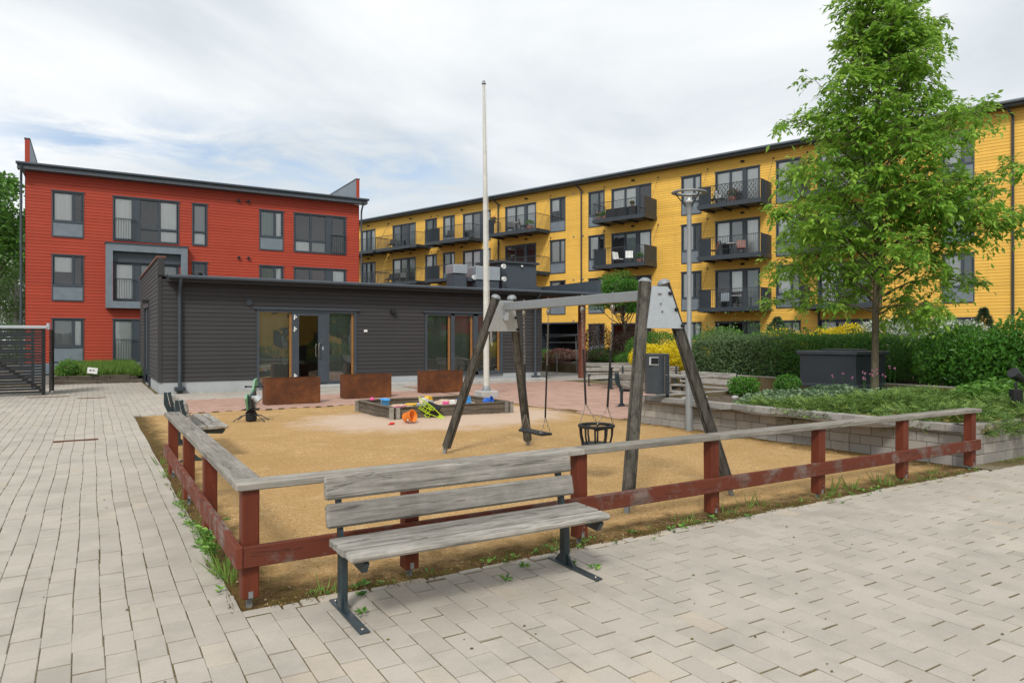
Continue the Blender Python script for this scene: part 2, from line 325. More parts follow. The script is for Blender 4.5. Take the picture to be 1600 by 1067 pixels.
def gravel():
    t=NT('golden gravel'); v=t.co(world=True); n=t.noise(v,95,3,.8); vo=t.vor(v,130); g=t.ramp(vo.outputs['Color'],(.0,(.34,.19,.07)),(.5,(.66,.41,.17)),(1,(.84,.63,.36)))
    c=t.mix(t.ramp(n,(.38,.8),(.58,0.)),g,(.22,.13,.05)); n2=t.noise(v,26,5,.75); c=t.mix(t.ramp(n2,(.38,.55),(.56,0.)),c,(.30,.18,.065)); c=t.mix(t.ramp(n2,(.60,0.),(.72,.5)),c,(.70,.55,.34)); bg=t.noise(v,.8,6,.65); c=t.mix(t.ramp(bg,(.36,.6),(.60,0.)),c,(.37,.225,.085)); b2=t.noise(v,2.6,6,.7); c=t.mix(t.ramp(b2,(.56,0.),(.72,.45)),c,(.66,.50,.29))
    md=t.noise(v,7,5,.7); c=t.mix(t.ramp(md,(.56,0.),(.74,.30)),c,(.62,.45,.26))
    # pale spilled play sand round the sandbox
    sp=t.n('ShaderNodeVectorMath'); sp.operation='DISTANCE'; m2=t.co((.36,.52,0),world=True); t.l(m2,sp.inputs[0]); sp.inputs[1].default_value=(6.2*.36,13.0*.52,0)
    f=t.math('ADD',sp.outputs['Value'],t.math('MULTIPLY',t.noise(v,1.7,6,.65),.75)); c=t.mix(t.ramp(f,(1.15,1.),(1.42,0.)) if False else t.ramp(t.math('MULTIPLY',f,.5),(.60,.92),(.76,0.)),c,t.ramp(n,(.3,(.47,.34,.25)),(.7,(.66,.51,.40))))
    # moss and humus in the outer rim of the yard
    s3=t.n('ShaderNodeSeparateXYZ'); g3=t.n('ShaderNodeNewGeometry'); t.l(g3.outputs['Position'],s3.inputs[0])
    e1=t.math('SUBTRACT',s3.outputs[1],4.2); e2=t.math('SUBTRACT',s3.outputs[0],.72); e3=t.math('SUBTRACT',9.42,s3.outputs[0]); mn=t.math('MINIMUM',t.math('MINIMUM',e1,t.math('MULTIPLY',e2,1.4)),t.math('MULTIPLY',e3,1.0))
    mm=t.math('ADD',mn,t.math('MULTIPLY',t.math('SUBTRACT',t.noise(v,3.2,6,.7),.5),1.2)); mc=t.ramp(t.noise(v,9,5,.7),(.35,(.055,.035,.018)),(.5,(.13,.075,.02)),(.65,(.09,.09,.02)))
    c=t.mix(t.ramp(mm,(.22,.95),(.62,0.)),c,t.mix(t.ramp(n,(.4,.5),(.6,0.)),mc,(.03,.02,.01)))
    t.set(c,.95,0,.15); t.bump(t.mix(.5,n,vo.outputs['Distance']),.8,.008); return t.m
M['gravel']=gravel()
def soil(name,a,b):
    t=NT(name); v=t.co(world=True); n=t.noise(v,7,6,.7); t.set(t.ramp(n,(.35,a),(.65,b)),.95,0,.1); t.bump(t.noise(v,40,4),.7,.02); return t.m
M['soil']=soil('planting soil',(.06,.045,.03),(.17,.135,.10)); M['lawn']=soil('lawn earth',(.05,.09,.02),(.10,.16,.035)); M['playsand']=soil('play sand',(.42,.31,.22),(.60,.47,.36))
M['asphalt']=soil('far ground',(.16,.15,.13),(.22,.21,.19)); M['conc_path']=soil('worn concrete path',(.36,.335,.30),(.47,.44,.40))

# ------------------------------------------------------------------ numpy meshes
def np_mesh(name,verts,faces_n,k,tone,mat,parent=None,tone_dom='FACE',**kw):
    """verts (N,3), faces_n (F,k) uniform polygons"""
    me=bpy.data.meshes.new(name); verts=np.asarray(verts,np.float32); fn=np.asarray(faces_n,np.int32); F=len(fn)
    og=np.zeros(3,np.float32)
    if parent is not None: og=np.array(ORG.get(parent.name,Vector(parent.location) if parent.type=='EMPTY' else Vector((0,0,0)))[:],np.float32)
    me.vertices.add(len(verts)); me.vertices.foreach_set('co',(verts-og).ravel()); me.loops.add(F*k); me.loops.foreach_set('vertex_index',fn.ravel())
    me.polygons.add(F); me.polygons.foreach_set('loop_start',np.arange(0,F*k,k,dtype=np.int32))
    try: me.polygons.foreach_set('loop_total',np.full(F,k,np.int32))
    except Exception: pass
    if tone is not None:
        a=me.attributes.new('tone','FLOAT',tone_dom); a.data.foreach_set('value',np.asarray(tone,np.float32))
    me.polygons.foreach_set('use_smooth',np.zeros(F,bool)); me.materials.append(mat); me.update(); me.validate()
    o=bpy.data.objects.new(name,me); col.objects.link(o)
    if parent is not None: o.parent=parent
    ORG[o.name]=Vector([float(x) for x in og]); return tag(o,**kw)
def unit(a): return a/np.maximum(np.linalg.norm(a,axis=1,keepdims=True),1e-6)
def kites(P,D,Nn,Ln,Wd,fold=.25,shape=.42):
    """leaf shaped folded kites; returns verts, tri faces (2 per leaf)"""
    D=unit(D); S=unit(np.cross(D,Nn)); U=np.cross(S,D); n=len(P); Ln=np.broadcast_to(Ln,(n,))[:,None]; Wd=np.broadcast_to(Wd,(n,))[:,None]
    a=P; b=P+D*Ln*shape+S*Wd*.5+U*Wd*fold; c=P+D*Ln-U*Ln*.08; d=P+D*Ln*shape-S*Wd*.5+U*Wd*fold
    V=np.stack([a,b,c,d],1).reshape(-1,3); i=np.arange(n)[:,None]*4; F=np.concatenate([i+np.array([[0,1,2]]),i+np.array([[0,2,3]])],1).reshape(-1,3); return V,F
def blob_leaves(c,r,n,size,droop=0,seed=0,bumps=7,shell=.55,flat=False,zmin=None,box=False):
    """leaf positions spread through a lumpy ellipsoid's outer volume"""
    g=np.random.default_rng(seed); d=unit(g.normal(size=(n,3)));
    if box:
        m=np.max(np.abs(d),axis=1,keepdims=True); d2=d/m; d=d*.35+d2*.65*.9
    if zmin is None: d[:,2]=np.where(d[:,2]<-.35,-d[:,2],d[:,2])
    k=unit(g.normal(size=(bumps,3))); amp=g.uniform(.08,.22,bumps); lump=1-.12+sum(amp[i]*np.exp(-((1-d@k[i])/.12)) for i in range(bumps))
    fine=.05*np.sin(d[:,0]*23+d[:,1]*17)*np.sin(d[:,2]*19+seed)
    rad=(shell+(1-shell)*g.random(n)**.45)*(lump+fine); P=np.array(c)+d*np.array(r)*rad[:,None]
    if zmin is not None: P[:,2]=np.where(P[:,2]<zmin+.04,zmin+.04+g.random(n)*(c[2]-zmin)*.8,P[:,2])
    out=unit(d/np.array(r)); D=unit(out*.5+g.normal(size=(n,3))*.7+np.array([0,0,.25-droop])); Nn=unit(out*.8+g.normal(size=(n,3))*.6+np.array([0,0,.5]))
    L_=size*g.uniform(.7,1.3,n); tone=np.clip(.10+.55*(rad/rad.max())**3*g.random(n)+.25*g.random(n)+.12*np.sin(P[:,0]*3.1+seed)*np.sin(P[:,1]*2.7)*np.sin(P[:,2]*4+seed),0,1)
    return P,D,Nn,L_,tone
def shrub(name,label,cat,blobs,mat,size,dens,wd=.5,group=None,seed=1,extra=None,stems=True,zmin=None,box=False,shell=.55):
    """one shrub or hedge: a leafy mass with stems; blobs=[(center,radii)]"""
    c0=blobs[0][0]; root=empty(name,(c0[0],c0[1],(zmin if zmin is not None else c0[2]-blobs[0][1][2])),label=label,cat=cat,group=group)
    Ps=[];
    for i,(c,r) in enumerate(blobs):
        ar=(r[0]*r[1]+r[1]*r[2]*.8+r[0]*r[2]*.8); Ps.append(blob_leaves(c,r,int(dens*ar),size,seed=seed*31+i,zmin=zmin,box=box,shell=shell))
    P,D,Nn,L_,T=[np.concatenate([q[i] for q in Ps]) for i in range(5)]
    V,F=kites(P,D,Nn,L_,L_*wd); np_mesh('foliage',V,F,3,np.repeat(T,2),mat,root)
    if extra:
        em,frac,es=extra; g=np.random.default_rng(seed+5); m=(g.random(len(P))<frac)&(Nn[:,2]>-.1); P2=P[m]+unit(Nn[m])*.03
        V,F=kites(P2,D[m],Nn[m],es*np.ones(m.sum()),es*.9,0,.5); np_mesh('blossom',V,F,3,np.repeat(T[m],2),em,root)
    if stems:
        s=MB(); g=random.Random(seed)
        for (c,r) in blobs:
            zb=zmin if zmin is not None else c[2]-r[2]
            for k in range(7):
                a=g.random()*6.28; q=g.random()*.5; s.tube([(c[0]+r[0]*.15*math.cos(a),c[1]+r[1]*.15*math.sin(a),zb-.03),(c[0]+r[0]*q*math.cos(a),c[1]+r[1]*q*math.sin(a),c[2]+r[2]*.1),(c[0]+r[0]*.7*math.cos(a),c[1]+r[1]*.7*math.sin(a),c[2]+r[2]*.5)],[.018,.012,.006],5)
        s.build('stem',M['bark'],root)
    return root

# ------------------------------------------------------------------ the ground
MB().add([(-300,-200,-.06),(400,-200,-.06),(400,500,-.06),(-300,500,-.06)],[(0,1,2,3)]).build('ground',M['asphalt'],kind='structure')
_b=MB()
for x0,x1,y0,y1 in ((-14,.735,-7,30),(.735,17,-7,4.25),(9.46,17,4.25,30),(.735,9.46,16.62,30)): _b.add([(x0,y0,-.0068),(x1,y0,-.0068),(x1,y1,-.0068),(x0,y1,-.0068)],[(0,1,2,3)])
_b.build('paving_bed',M['joint'],kind='structure')
MB().add([(9.0,22.2,-.004),(40,22.2,-.004),(40,40,-.004),(9.0,40,-.004)],[(0,1,2,3)]).build('concrete_path',M['conc_path'],kind='structure')
def stones(name,test,bx,mat,seed,wd=.1415,ln=.281,gap=.0056,jit=.0014,tilt=.006):
    g=np.random.default_rng(seed); us=np.arange(bx[0],bx[1],wd); vsn=int((bx[3]-bx[2])/ln)
    U,J=np.meshgrid(us,np.arange(vsn),indexing='ij'); off=(np.arange(len(us))%2)*ln*.5+g.normal(0,.012,len(us)); drift=.02*np.sin(us*1.3)
    u=(U+.5*wd).ravel(); v=(bx[2]+J*ln+(off)[:,None]+ln*.5).ravel()
    d=u*CF[0]+v*CF[1]; x=u*CR[0]+v*CR[1]
    m=test(u,v)&(d>.2)&(np.abs(x)<d*.92+1.8); u=u[m];v=v[m];n=len(u)
    u=u+g.normal(0,.0010,n)+.006*np.sin(v*2.1+u*.7); v=v+g.normal(0,.0016,n); hu=(wd-gap*.85)/2+g.normal(0,.0006,n); hv=(ln-gap*2.2)/2+g.normal(0,.0016,n)
    z=np.clip(g.normal(0,jit*.7,n),-.002,.003)+.0012*np.sin(u*1.7+1)*np.sin(v*1.3); tu=np.clip(g.normal(0,tilt,n),-.012,.012); tv=np.clip(g.normal(0,tilt,n),-.010,.010); rot=g.normal(0,.006,n); V=np.zeros((n,8,3))
    for k,(a,b) in enumerate(((-1,-1),(1,-1),(1,1),(-1,1))):
        for q,(ins,dz) in enumerate(((.003,0),(0,-.003))):
            du=a*(hu-ins);dv=b*(hv-ins); V[:,k+q*4,0]=u+du-rot*dv; V[:,k+q*4,1]=v+dv+rot*du; V[:,k+q*4,2]=z+du*tu+dv*tv+dz-(q*.0)
    if name=='paving': cl=(u>.70)&(v>3.9)&(v<4.5); V[:,:,1]=np.where(cl[:,None],np.minimum(V[:,:,1],4.236),V[:,:,1])
    base=V[:,4:].copy(); base[:,:,2]=-.03; V=np.concatenate([V,base],1); i=np.arange(n)[:,None,None]*12
    f=np.array([[0,1,2,3]]+[[4+k,4+(k+1)%4,(k+1)%4,k] for k in range(4)]+[[8+k,8+(k+1)%4,4+(k+1)%4,4+k] for k in range(4)])
    F=(i+f[None]).reshape(-1,4); tone=np.clip(g.normal(.5,.16,n)+.09*np.sin(u*.9)*np.sin(v*.6),0,1); return np_mesh(name,V.reshape(-1,3),F,4,np.repeat(tone,9),mat,kind='structure')
def t_grey(u,v):
    bed=(u>9.0)&(v>4.42); sand=(u>.72)&(u<9.6)&(v>4.235)&(v<24); bld=(u>1.55)&(v>22.6); north=(u>.72)&(v>16.5)&(v<22.7)
    far=(v>20.2)&(v<22.65)&(u>.72)&(u<9); left=(u<=.72)&(v<29.3); lbl=(u>.72)&(u<1.6)&(v>16.5)&(v<29.3); front=(v<=4.235)|((u>.72)&(u<9.4)&(v<=4.235+.10))
    return ((left|lbl|front|far)&~(bed))&~((u>.72)&(v>4.34)&(v<16.55))
stones('paving',t_grey,(-9,17,-3.5,29.5),M['paver'],1)
def t_red(u,v):
    a=(u>1.6)&(u<9.0)&(v>16.65)&(v<20.2); b=(u>=9.05)&(u<15.6)&(v>10.6)&(v<22.2); return a|b
stones('red_paving',t_red,(1.6,16,10.4,22.3),M['paver_red'],2,gap=.004,jit=.001)
# narrow course of broken edging stones against the gravel
def edging():
    g=np.random.default_rng(5); m=MB(); u=.76; T=[]
    while u<9.3:
        l=g.uniform(.10,.26); w_=g.uniform(.05,.095); m.box(u,u+l-.012,4.245,4.245+w_,-.03,g.normal(.001,.003),.008); T+= [g.random()]*26; u+=l
    v=4.4
    o=m.build('edging_stones',M['paver'],kind='structure'); a=o.data.attributes.new('tone','FLOAT','FACE'); a.data.foreach_set('value',np.array(T[:len(o.data.polygons)],np.float32)*.5+.5)
edging()
def gravel_yard():
    nu,nv=170,240; u=np.linspace(.735,9.46,nu); v=np.linspace(4.25,16.62,nv); U,V=np.meshgrid(u,v,indexing='ij'); g=np.random.default_rng(3)
    Z=sum(.006*g.uniform(-1,1)*np.exp(-(((U-a)/.11)**2+((V-b)/.07)**2)) for a,b in zip(g.uniform(.9,9.2,170),g.uniform(4.4,12.5,170)))+.004*np.sin(U*1.9+.4)*np.sin(V*1.4)+.005*np.sin(U*4.7+V*3.1)+.004*np.sin(V*6.3-U*5.1)+g.normal(0,.0022,U.shape)-.004
    ed=np.minimum.reduce([U-.735,V-4.25,9.46-U,16.62-V]); Z-=.018*np.exp(-ed/.12)
    Z+=.03*np.exp(-(((U-6.2)/2.2)**2+((V-12.7)/1.2)**2)); Z-=.03*np.exp(-(((U-5)/.5)**2+((V-6.3)/.5)**2))+.03*np.exp(-(((U-5)/.5)**2+((V-7.6)/.5)**2))
    i=np.arange((nu-1)*(nv-1)); a=(i//(nv-1))*nv+i%(nv-1); F=np.stack([a,a+nv,a+nv+1,a+1],1)
    o=np_mesh('gravel',np.stack([U,V,Z],2).reshape(-1,3),F,4,None,M['gravel'],kind='structure'); o.data.polygons.foreach_set('use_smooth',[True]*len(F))
gravel_yard()
def pebbles():
    g=np.random.default_rng(8); n=9000; u=.78+8.6*g.random(n)**1.0; v=4.3+5.5*g.random(n)**1.6; s=g.uniform(.0025,.0065,n)*(1+.8*(g.random(n)<.04)); V=np.zeros((n,6,3))
    o=np.array([[1,0,0],[0,1,0],[-1,0,0],[0,-1,0],[0,0,.8],[0,0,-.8]]); an=g.random(n)*6.28; c,s_=np.cos(an),np.sin(an)
    for k in range(6): V[:,k,0]=u+s*(o[k,0]*c-o[k,1]*s_); V[:,k,1]=v+s*(o[k,0]*s_+o[k,1]*c)*.8; V[:,k,2]=.001+s*o[k,2]
    f=np.array([[0,1,4],[1,2,4],[2,3,4],[3,0,4]]); F=(np.arange(n)[:,None,None]*6+f[None]).reshape(-1,3)
    t=NT('loose pebbles'); t.set(t.ramp(t.attr(),(0,(.20,.12,.05)),(.6,(.46,.30,.13)),(1,(.62,.52,.40))),.9,0,.2)
    np_mesh('loose_gravel',V.reshape(-1,3),F,3,np.repeat(g.random(n),4),t.m,kind='stuff',label='loose golden grit scattered over the gravel play yard')
pebbles()
def crumbs():
    g=np.random.default_rng(9); n=170; d=3+16*g.random(n)**1.5; x=(g.random(n)*2-1)*d*.75; u=x*CR[0]+d*CF[0]; v=x*CR[1]+d*CF[1]; k=((u<.7)|(v<4.1))&(v<28)&(u<15); u=u[k];v=v[k]; n=len(u); s=g.uniform(.004,.010,n)*(1+.03*0); V=np.zeros((n,5,3))
    for q,(a,b,c) in enumerate(((1,0,0),(0,1,0),(-1,0,0),(0,-1,0),(0,0,.7))): V[:,q]=np.stack([u+s*a*1.4,v+s*b,.004+s*c],1)
    F=(np.arange(n)[:,None,None]*5+np.array([[0,1,4],[1,2,4],[2,3,4],[3,0,4]])[None]).reshape(-1,3)
    np_mesh('litter',V.reshape(-1,3),F,3,np.repeat(g.random(n),4),M['drygrass'],kind='stuff',label='dark seed husks and crumbs lying on the pavers')
crumbs()

# ------------------------------------------------------------------ building kit: local frame x along the wall, y inwards, z up
def frame(O,D):
    Mx=Matrix(((D[0],-D[1],0,O[0]),(D[1],D[0],0,O[1]),(0,0,1,0),(0,0,0,1))); return Mx
def mb(F): m=MB(); m.M=F; return m
def siding_wall(parent,F,x0,x1,z0,z1,op,bh,mat,name='wall',seed=1):
    g=random.Random(seed); Vs=[];Fs=[];T=[]; k=0; z=z0
    while z<z1-1e-4:
        zt=min(z+bh,z1); cuts={z,zt}
        for o in op:
            for q in (o[2],o[3]):
                if z<q<zt: cuts.add(q)
        cs=sorted(cuts); off=g.random()*4.2; tone0=g.random()
        for a,b in zip(cs[:-1],cs[1:]):
            mid=(a+b)/2; sp=[(x0,x1)]
            for o in op:
                if o[2]<mid<o[3]:
                    ns=[]
                    for s in sp:
                        if o[1]<=s[0] or o[0]>=s[1]: ns.append(s); continue
                        if o[0]>s[0]: ns.append((s[0],o[0]))
                        if o[1]<s[1]: ns.append((o[1],s[1]))
                    sp=ns
            for s in sp:
                e=s[0]
                while e<s[1]-1e-4:
                    nx=min(s[1],(math.floor((e-off)/4.2+1e-6)+1)*4.2+off); t=(tone0*.6+.4*g.random())
                    lo=a+.012 if a==z else a; f=lambda q:-(.022-.012*(q-z)/bh)
                    n=len(Vs); Vs+=[(e,f(lo),lo),(nx,f(lo),lo),(nx,f(b),b),(e,f(b),b)]; Fs.append((n,n+1,n+2,n+3)); T.append(t)
                    if a==z: n=len(Vs); Vs+=[(e,.006,a),(nx,.006,a),(nx,-.022,lo),(e,-.022,lo)]; Fs.append((n,n+1,n+2,n+3)); T.append(t)
                    e=nx
        z=zt
    Vw=np.array([tuple(F@Vector(p)) for p in Vs]); return np_mesh(name,Vw,Fs,4,T,mat,parent)
def rail_bars(m,xa,xb,y,z0,z1,sp=.105,t=.014):
    m.box(xa,xb,y-.018,y+.018,z1-.035,z1); m.box(xa,xb,y-.012,y+.012,z0,z0+.03)
    n=max(2,int((xb-xa)/sp))
    for i in range(n+1): x=xa+(xb-xa)*i/n; m.box(x-t/2,x+t/2,y-.007,y+.007,z0+.02,z1-.03)
def window(parent,F,x0,x1,z0,z1,cols,panel=None,french=None,head=True):
    """cols: list of (x fraction start, end, kind, transom z or None); kind w g d r t: what hangs behind, s solid"""
    m=mb(F); fw=.055; W0=x1-x0
    m.box(x0,x0+fw,-.04,.16,z0,z1); m.box(x1-fw,x1,-.04,.16,z0,z1); m.box(x0+fw,x1-fw,-.04,.16,z1-fw,z1); m.box(x0+fw,x1-fw,-.055,.16,z0,z0+fw)
    if head: m.box(x0-.03,x1+.03,-.075,-.02,z1,z1+.045)
    gz0=z0+fw; fr=None
    if panel: m.box(x0+fw,x1-fw,-.06,.14,panel-.04,panel+.04); gz0=panel+.04
    gl=mb(F); cur={}
    for a,b,k,tr in cols:
        xa=x0+fw+(W0-2*fw)*a; xb=x0+fw+(W0-2*fw)*b
        if a>0: m.box(xa-.028,xa+.028,-.03,.14,gz0,z1-fw)
        if k=='s': m.box(xa+.028,xb,-.012,.1,gz0,z1-fw); continue
        lo=gz0; segs=[(lo,z1-fw)]
        if tr: m.box(xa+.02,xb-.02,-.025,.13,tr-.03,tr+.03); segs=[(lo,tr-.03),(tr+.03,z1-fw)]
        for i,(p,q) in enumerate(segs):
            s=.035; m.box(xa+.028,xa+.028+s,.0,.1,p,q); m.box(xb-.028-s,xb-.028,.0,.1,p,q); m.box(xa+.028+s,xb-.028-s,.0,.1,p,p+s); m.box(xa+.028+s,xb-.028-s,.0,.1,q-s,q)
            gl.add([(xa+.05,.045,p+.02),(xb-.05,.045,p+.02),(xb-.05,.045,q-.02),(xa+.05,.045,q-.02)],[(0,1,2,3)])
            kk=k[i%len(k)] if len(k)>1 else k
            if kk=='h': cur.setdefault('w',[]).append((xa+.02,xb-.02,p+(q-p)*.45,q+.02))
            elif kk!='d': cur.setdefault(kk,[]).append((xa+.02,xb-.02,p-.02,q+.02))
    fr=m.build('window',M['trim'],parent); gl.build('pane',M['glass'],fr)
    for kk,lst in cur.items():
        for a,b,p,q in lst:
            c=mb(F)
            n=max(3,int((b-a)/.09)); vs=[];fs=[]
            for i in range(n+1):
                y=.066+.014*(i%2); vs+=[(a+(b-a)*i/n,y,p),(a+(b-a)*i/n,y,q)]
            fs=[(2*i,2*i+2,2*i+3,2*i+1) for i in range(n)]; c.add(vs,fs)
            c.build('curtain',{'w':M['cur_w'],'g':M['cur_g'],'r':M['cur_r'],'t':M['cur_t']}[kk],fr)
    if panel: mb(F).box(x0+fw,x1-fw,-.028,.1,z0+fw,panel-.04).build('infill_panel',M['trim_light'],fr)
    if french:
        r=mb(F); rail_bars(r,french[0],french[1],-.10,z0+.08,z0+1.08,.1); r.build('railing',M['dark_metal'],fr)
    return fr

# ------------------------------------------------------------------ red apartment block
def red_block():
    b=empty('apartment_building',(5.3,38.6,0),label='three storey red boarded apartment building with blue grey window frames',cat='building')
    F=frame((0,38.6),(1,0)); X0,X1=-2.55,13.12; z0,zt=.5,9.26
    H3=[(8.47,6.35),(5.51,3.38),(2.55,.52)]
    op=[]
    def W_(x0,x1,z0,z1,*a,**k): op.append((x0,x1,z0,z1)); window(b,F,x0,x1,z0,z1,*a,**k)
    k1=[[(0,.68,'w',None),(.68,1,'d',None)],[(0,.68,'h',None),(.68,1,'d',None)],[(0,.68,'g',None),(.68,1,'w',None)]]
    for (t,bt),c in zip(H3,k1): W_(-1.55,-.28,bt,t,c,panel=bt+.72)
    for i,(t,bt) in enumerate(H3):
        kk=[('w','dd','ww'),('w','dd','dg'),('w','wg','ww')][i]
        if i!=1: W_(.9,3.8,bt,t,[(0,.29,kk[0],None),(.29,.385,'s',None),(.385,.70,kk[1],bt+.66),(.70,1,kk[2],bt+.66)],french=(.93,1.9))
    W_(.95,3.78,3.45,5.30,[(0,.29,'w',None),(.29,.385,'s',None),(.385,.70,'dg',4.1),(.70,1,'dg',4.1)],french=(.98,1.9))
    for (t,bt),k in zip(H3,('wg','dd','gg')): W_(4.39,5.11,bt,t,[(0,1,k,bt+.70)])
    for (t,bt),k in zip(H3,('t','g','w')): W_(7.65,8.91,bt,t,[(0,.66,k,None),(.66,1,'w',None)],panel=bt+.72)
    for i,(t,bt) in enumerate(H3):
        kk=[('wd','gd','d'),('dd','rr','w'),('ww','ww','g')][i]
        W_(9.45,12.37,bt,t,[(0,.31,kk[0],bt+.66),(.31,.62,kk[1],bt+.66),(.62,.73,'s',None),(.73,1,kk[2],None)],french=(11.45,12.34))
    siding_wall(b,F,X0,X1,z0,zt,op+[(.6,4.15,3.09,6.17)] if False else op,.148,M['red_siding'],seed=3)
    # side and back walls
    siding_wall(b,frame((-2.55,52),(0,-1)),0,13.4,z0,zt,[],.148,M['red_siding'],'side_wall',4); siding_wall(b,frame((13.12,38.6),(0,1)),0,13.4,z0,zt,[],.148,M['red_siding'],'side_wall',5)
    mb(F).box(X0+.03,X1-.03,13.1,13.3,0,zt).box(X0+.05,X1-.05,.02,13.1,zt-.1,zt-.02).build('back_wall',M['dark_siding'],b)
    i=mb(F); i.box(X0+.1,X1-.1,1.2,1.25,.4,zt-.2)
    for z in (3.05,6.0): i.box(X0+.1,X1-.1,.25,1.2,z-.1,z+.1)
    i.build('interior_wall',M['insul'],b)
    mb(F).box(X0-.01,X1+.01,-.03,.3,0,.5).box(X0+.4,X1-.4,-.012,.0,.43,.47).build('plinth',M['trim_light'],b)
    bay=mb(F); bay.box(.6,.9,-.38,-.03,3.09,6.17).box(3.85,4.15,-.38,-.03,3.09,6.17).box(.9,3.85,-.38,-.03,5.82,6.17).box(.9,3.85,-.38,-.03,3.09,3.42); o=bay.build('bay_frame',M['trim_light'],b)
    mb(F).box(.56,4.19,-.42,-.03,6.17,6.22).box(.9,3.85,-.12,-.03,5.32,5.82).build('flashing',M['trim'],o)
    v=mb(F)
    for x in (6.62,7.1):
        for z in (8.83,5.86,2.9):
            vv=mb(F); vv.tube([(x,0,z),(x,-.14,z)],.075,12); o=vv.build('air_vent',M['dark_metal'],b); mb(F).tube([(x,-.142,z),(x,-.146,z)],.055,12).build('vent_opening',M['black_hole'],o)
    r=mb(F); r.prism([(-.5,9.51),(-.5,9.57),(13.5,10.3),(13.5,10.24)],X0-.28,X1+.35,'x'); ro=r.build('roof',M['fascia'],b)
    mb(F).box(X0-.28,X1+.35,-.48,-.45,9.27,9.515).box(X0-.28,X1+.35,-.45,.0,9.27,9.30).build('fascia',M['fascia'],ro)
    gt=mb(F); gt.tube([(X0-.32,-.55,9.50),(X1+.4,-.55,9.50)],.07,10); gt.build('gutter',M['trim'],ro)
    for x,sg in ((X0-.10,-1),(X1+.06,1)):
        d=mb(F); d.tube([(x,-.52,9.44),(x+.02*sg,-.5,9.25),(x+.05*sg,-.12,8.9),(x+.05*sg,-.10,8.7),(x+.05*sg,-.10,.3)],.05,10); d.build('downpipe',M['trim'],b)
    for x0,x1,inn in ((X0-.02,X0+.17,1),(X1-.17,X1+.02,-1)):
        p=mb(F); p.box(x0,x1,-.03,12,9.6,10.70); pw=p.build('parapet',M['trim_light'],b)
        mb(F).box(x0-.02,x1+.02,-.06,12.02,10.70,10.76).build('coping',M['trim'],pw)
        mb(F).box(x0+.004,x1-.004,-.045,-.031,9.58,10.70).build('front_board',M['red_siding'],pw)
red_block()

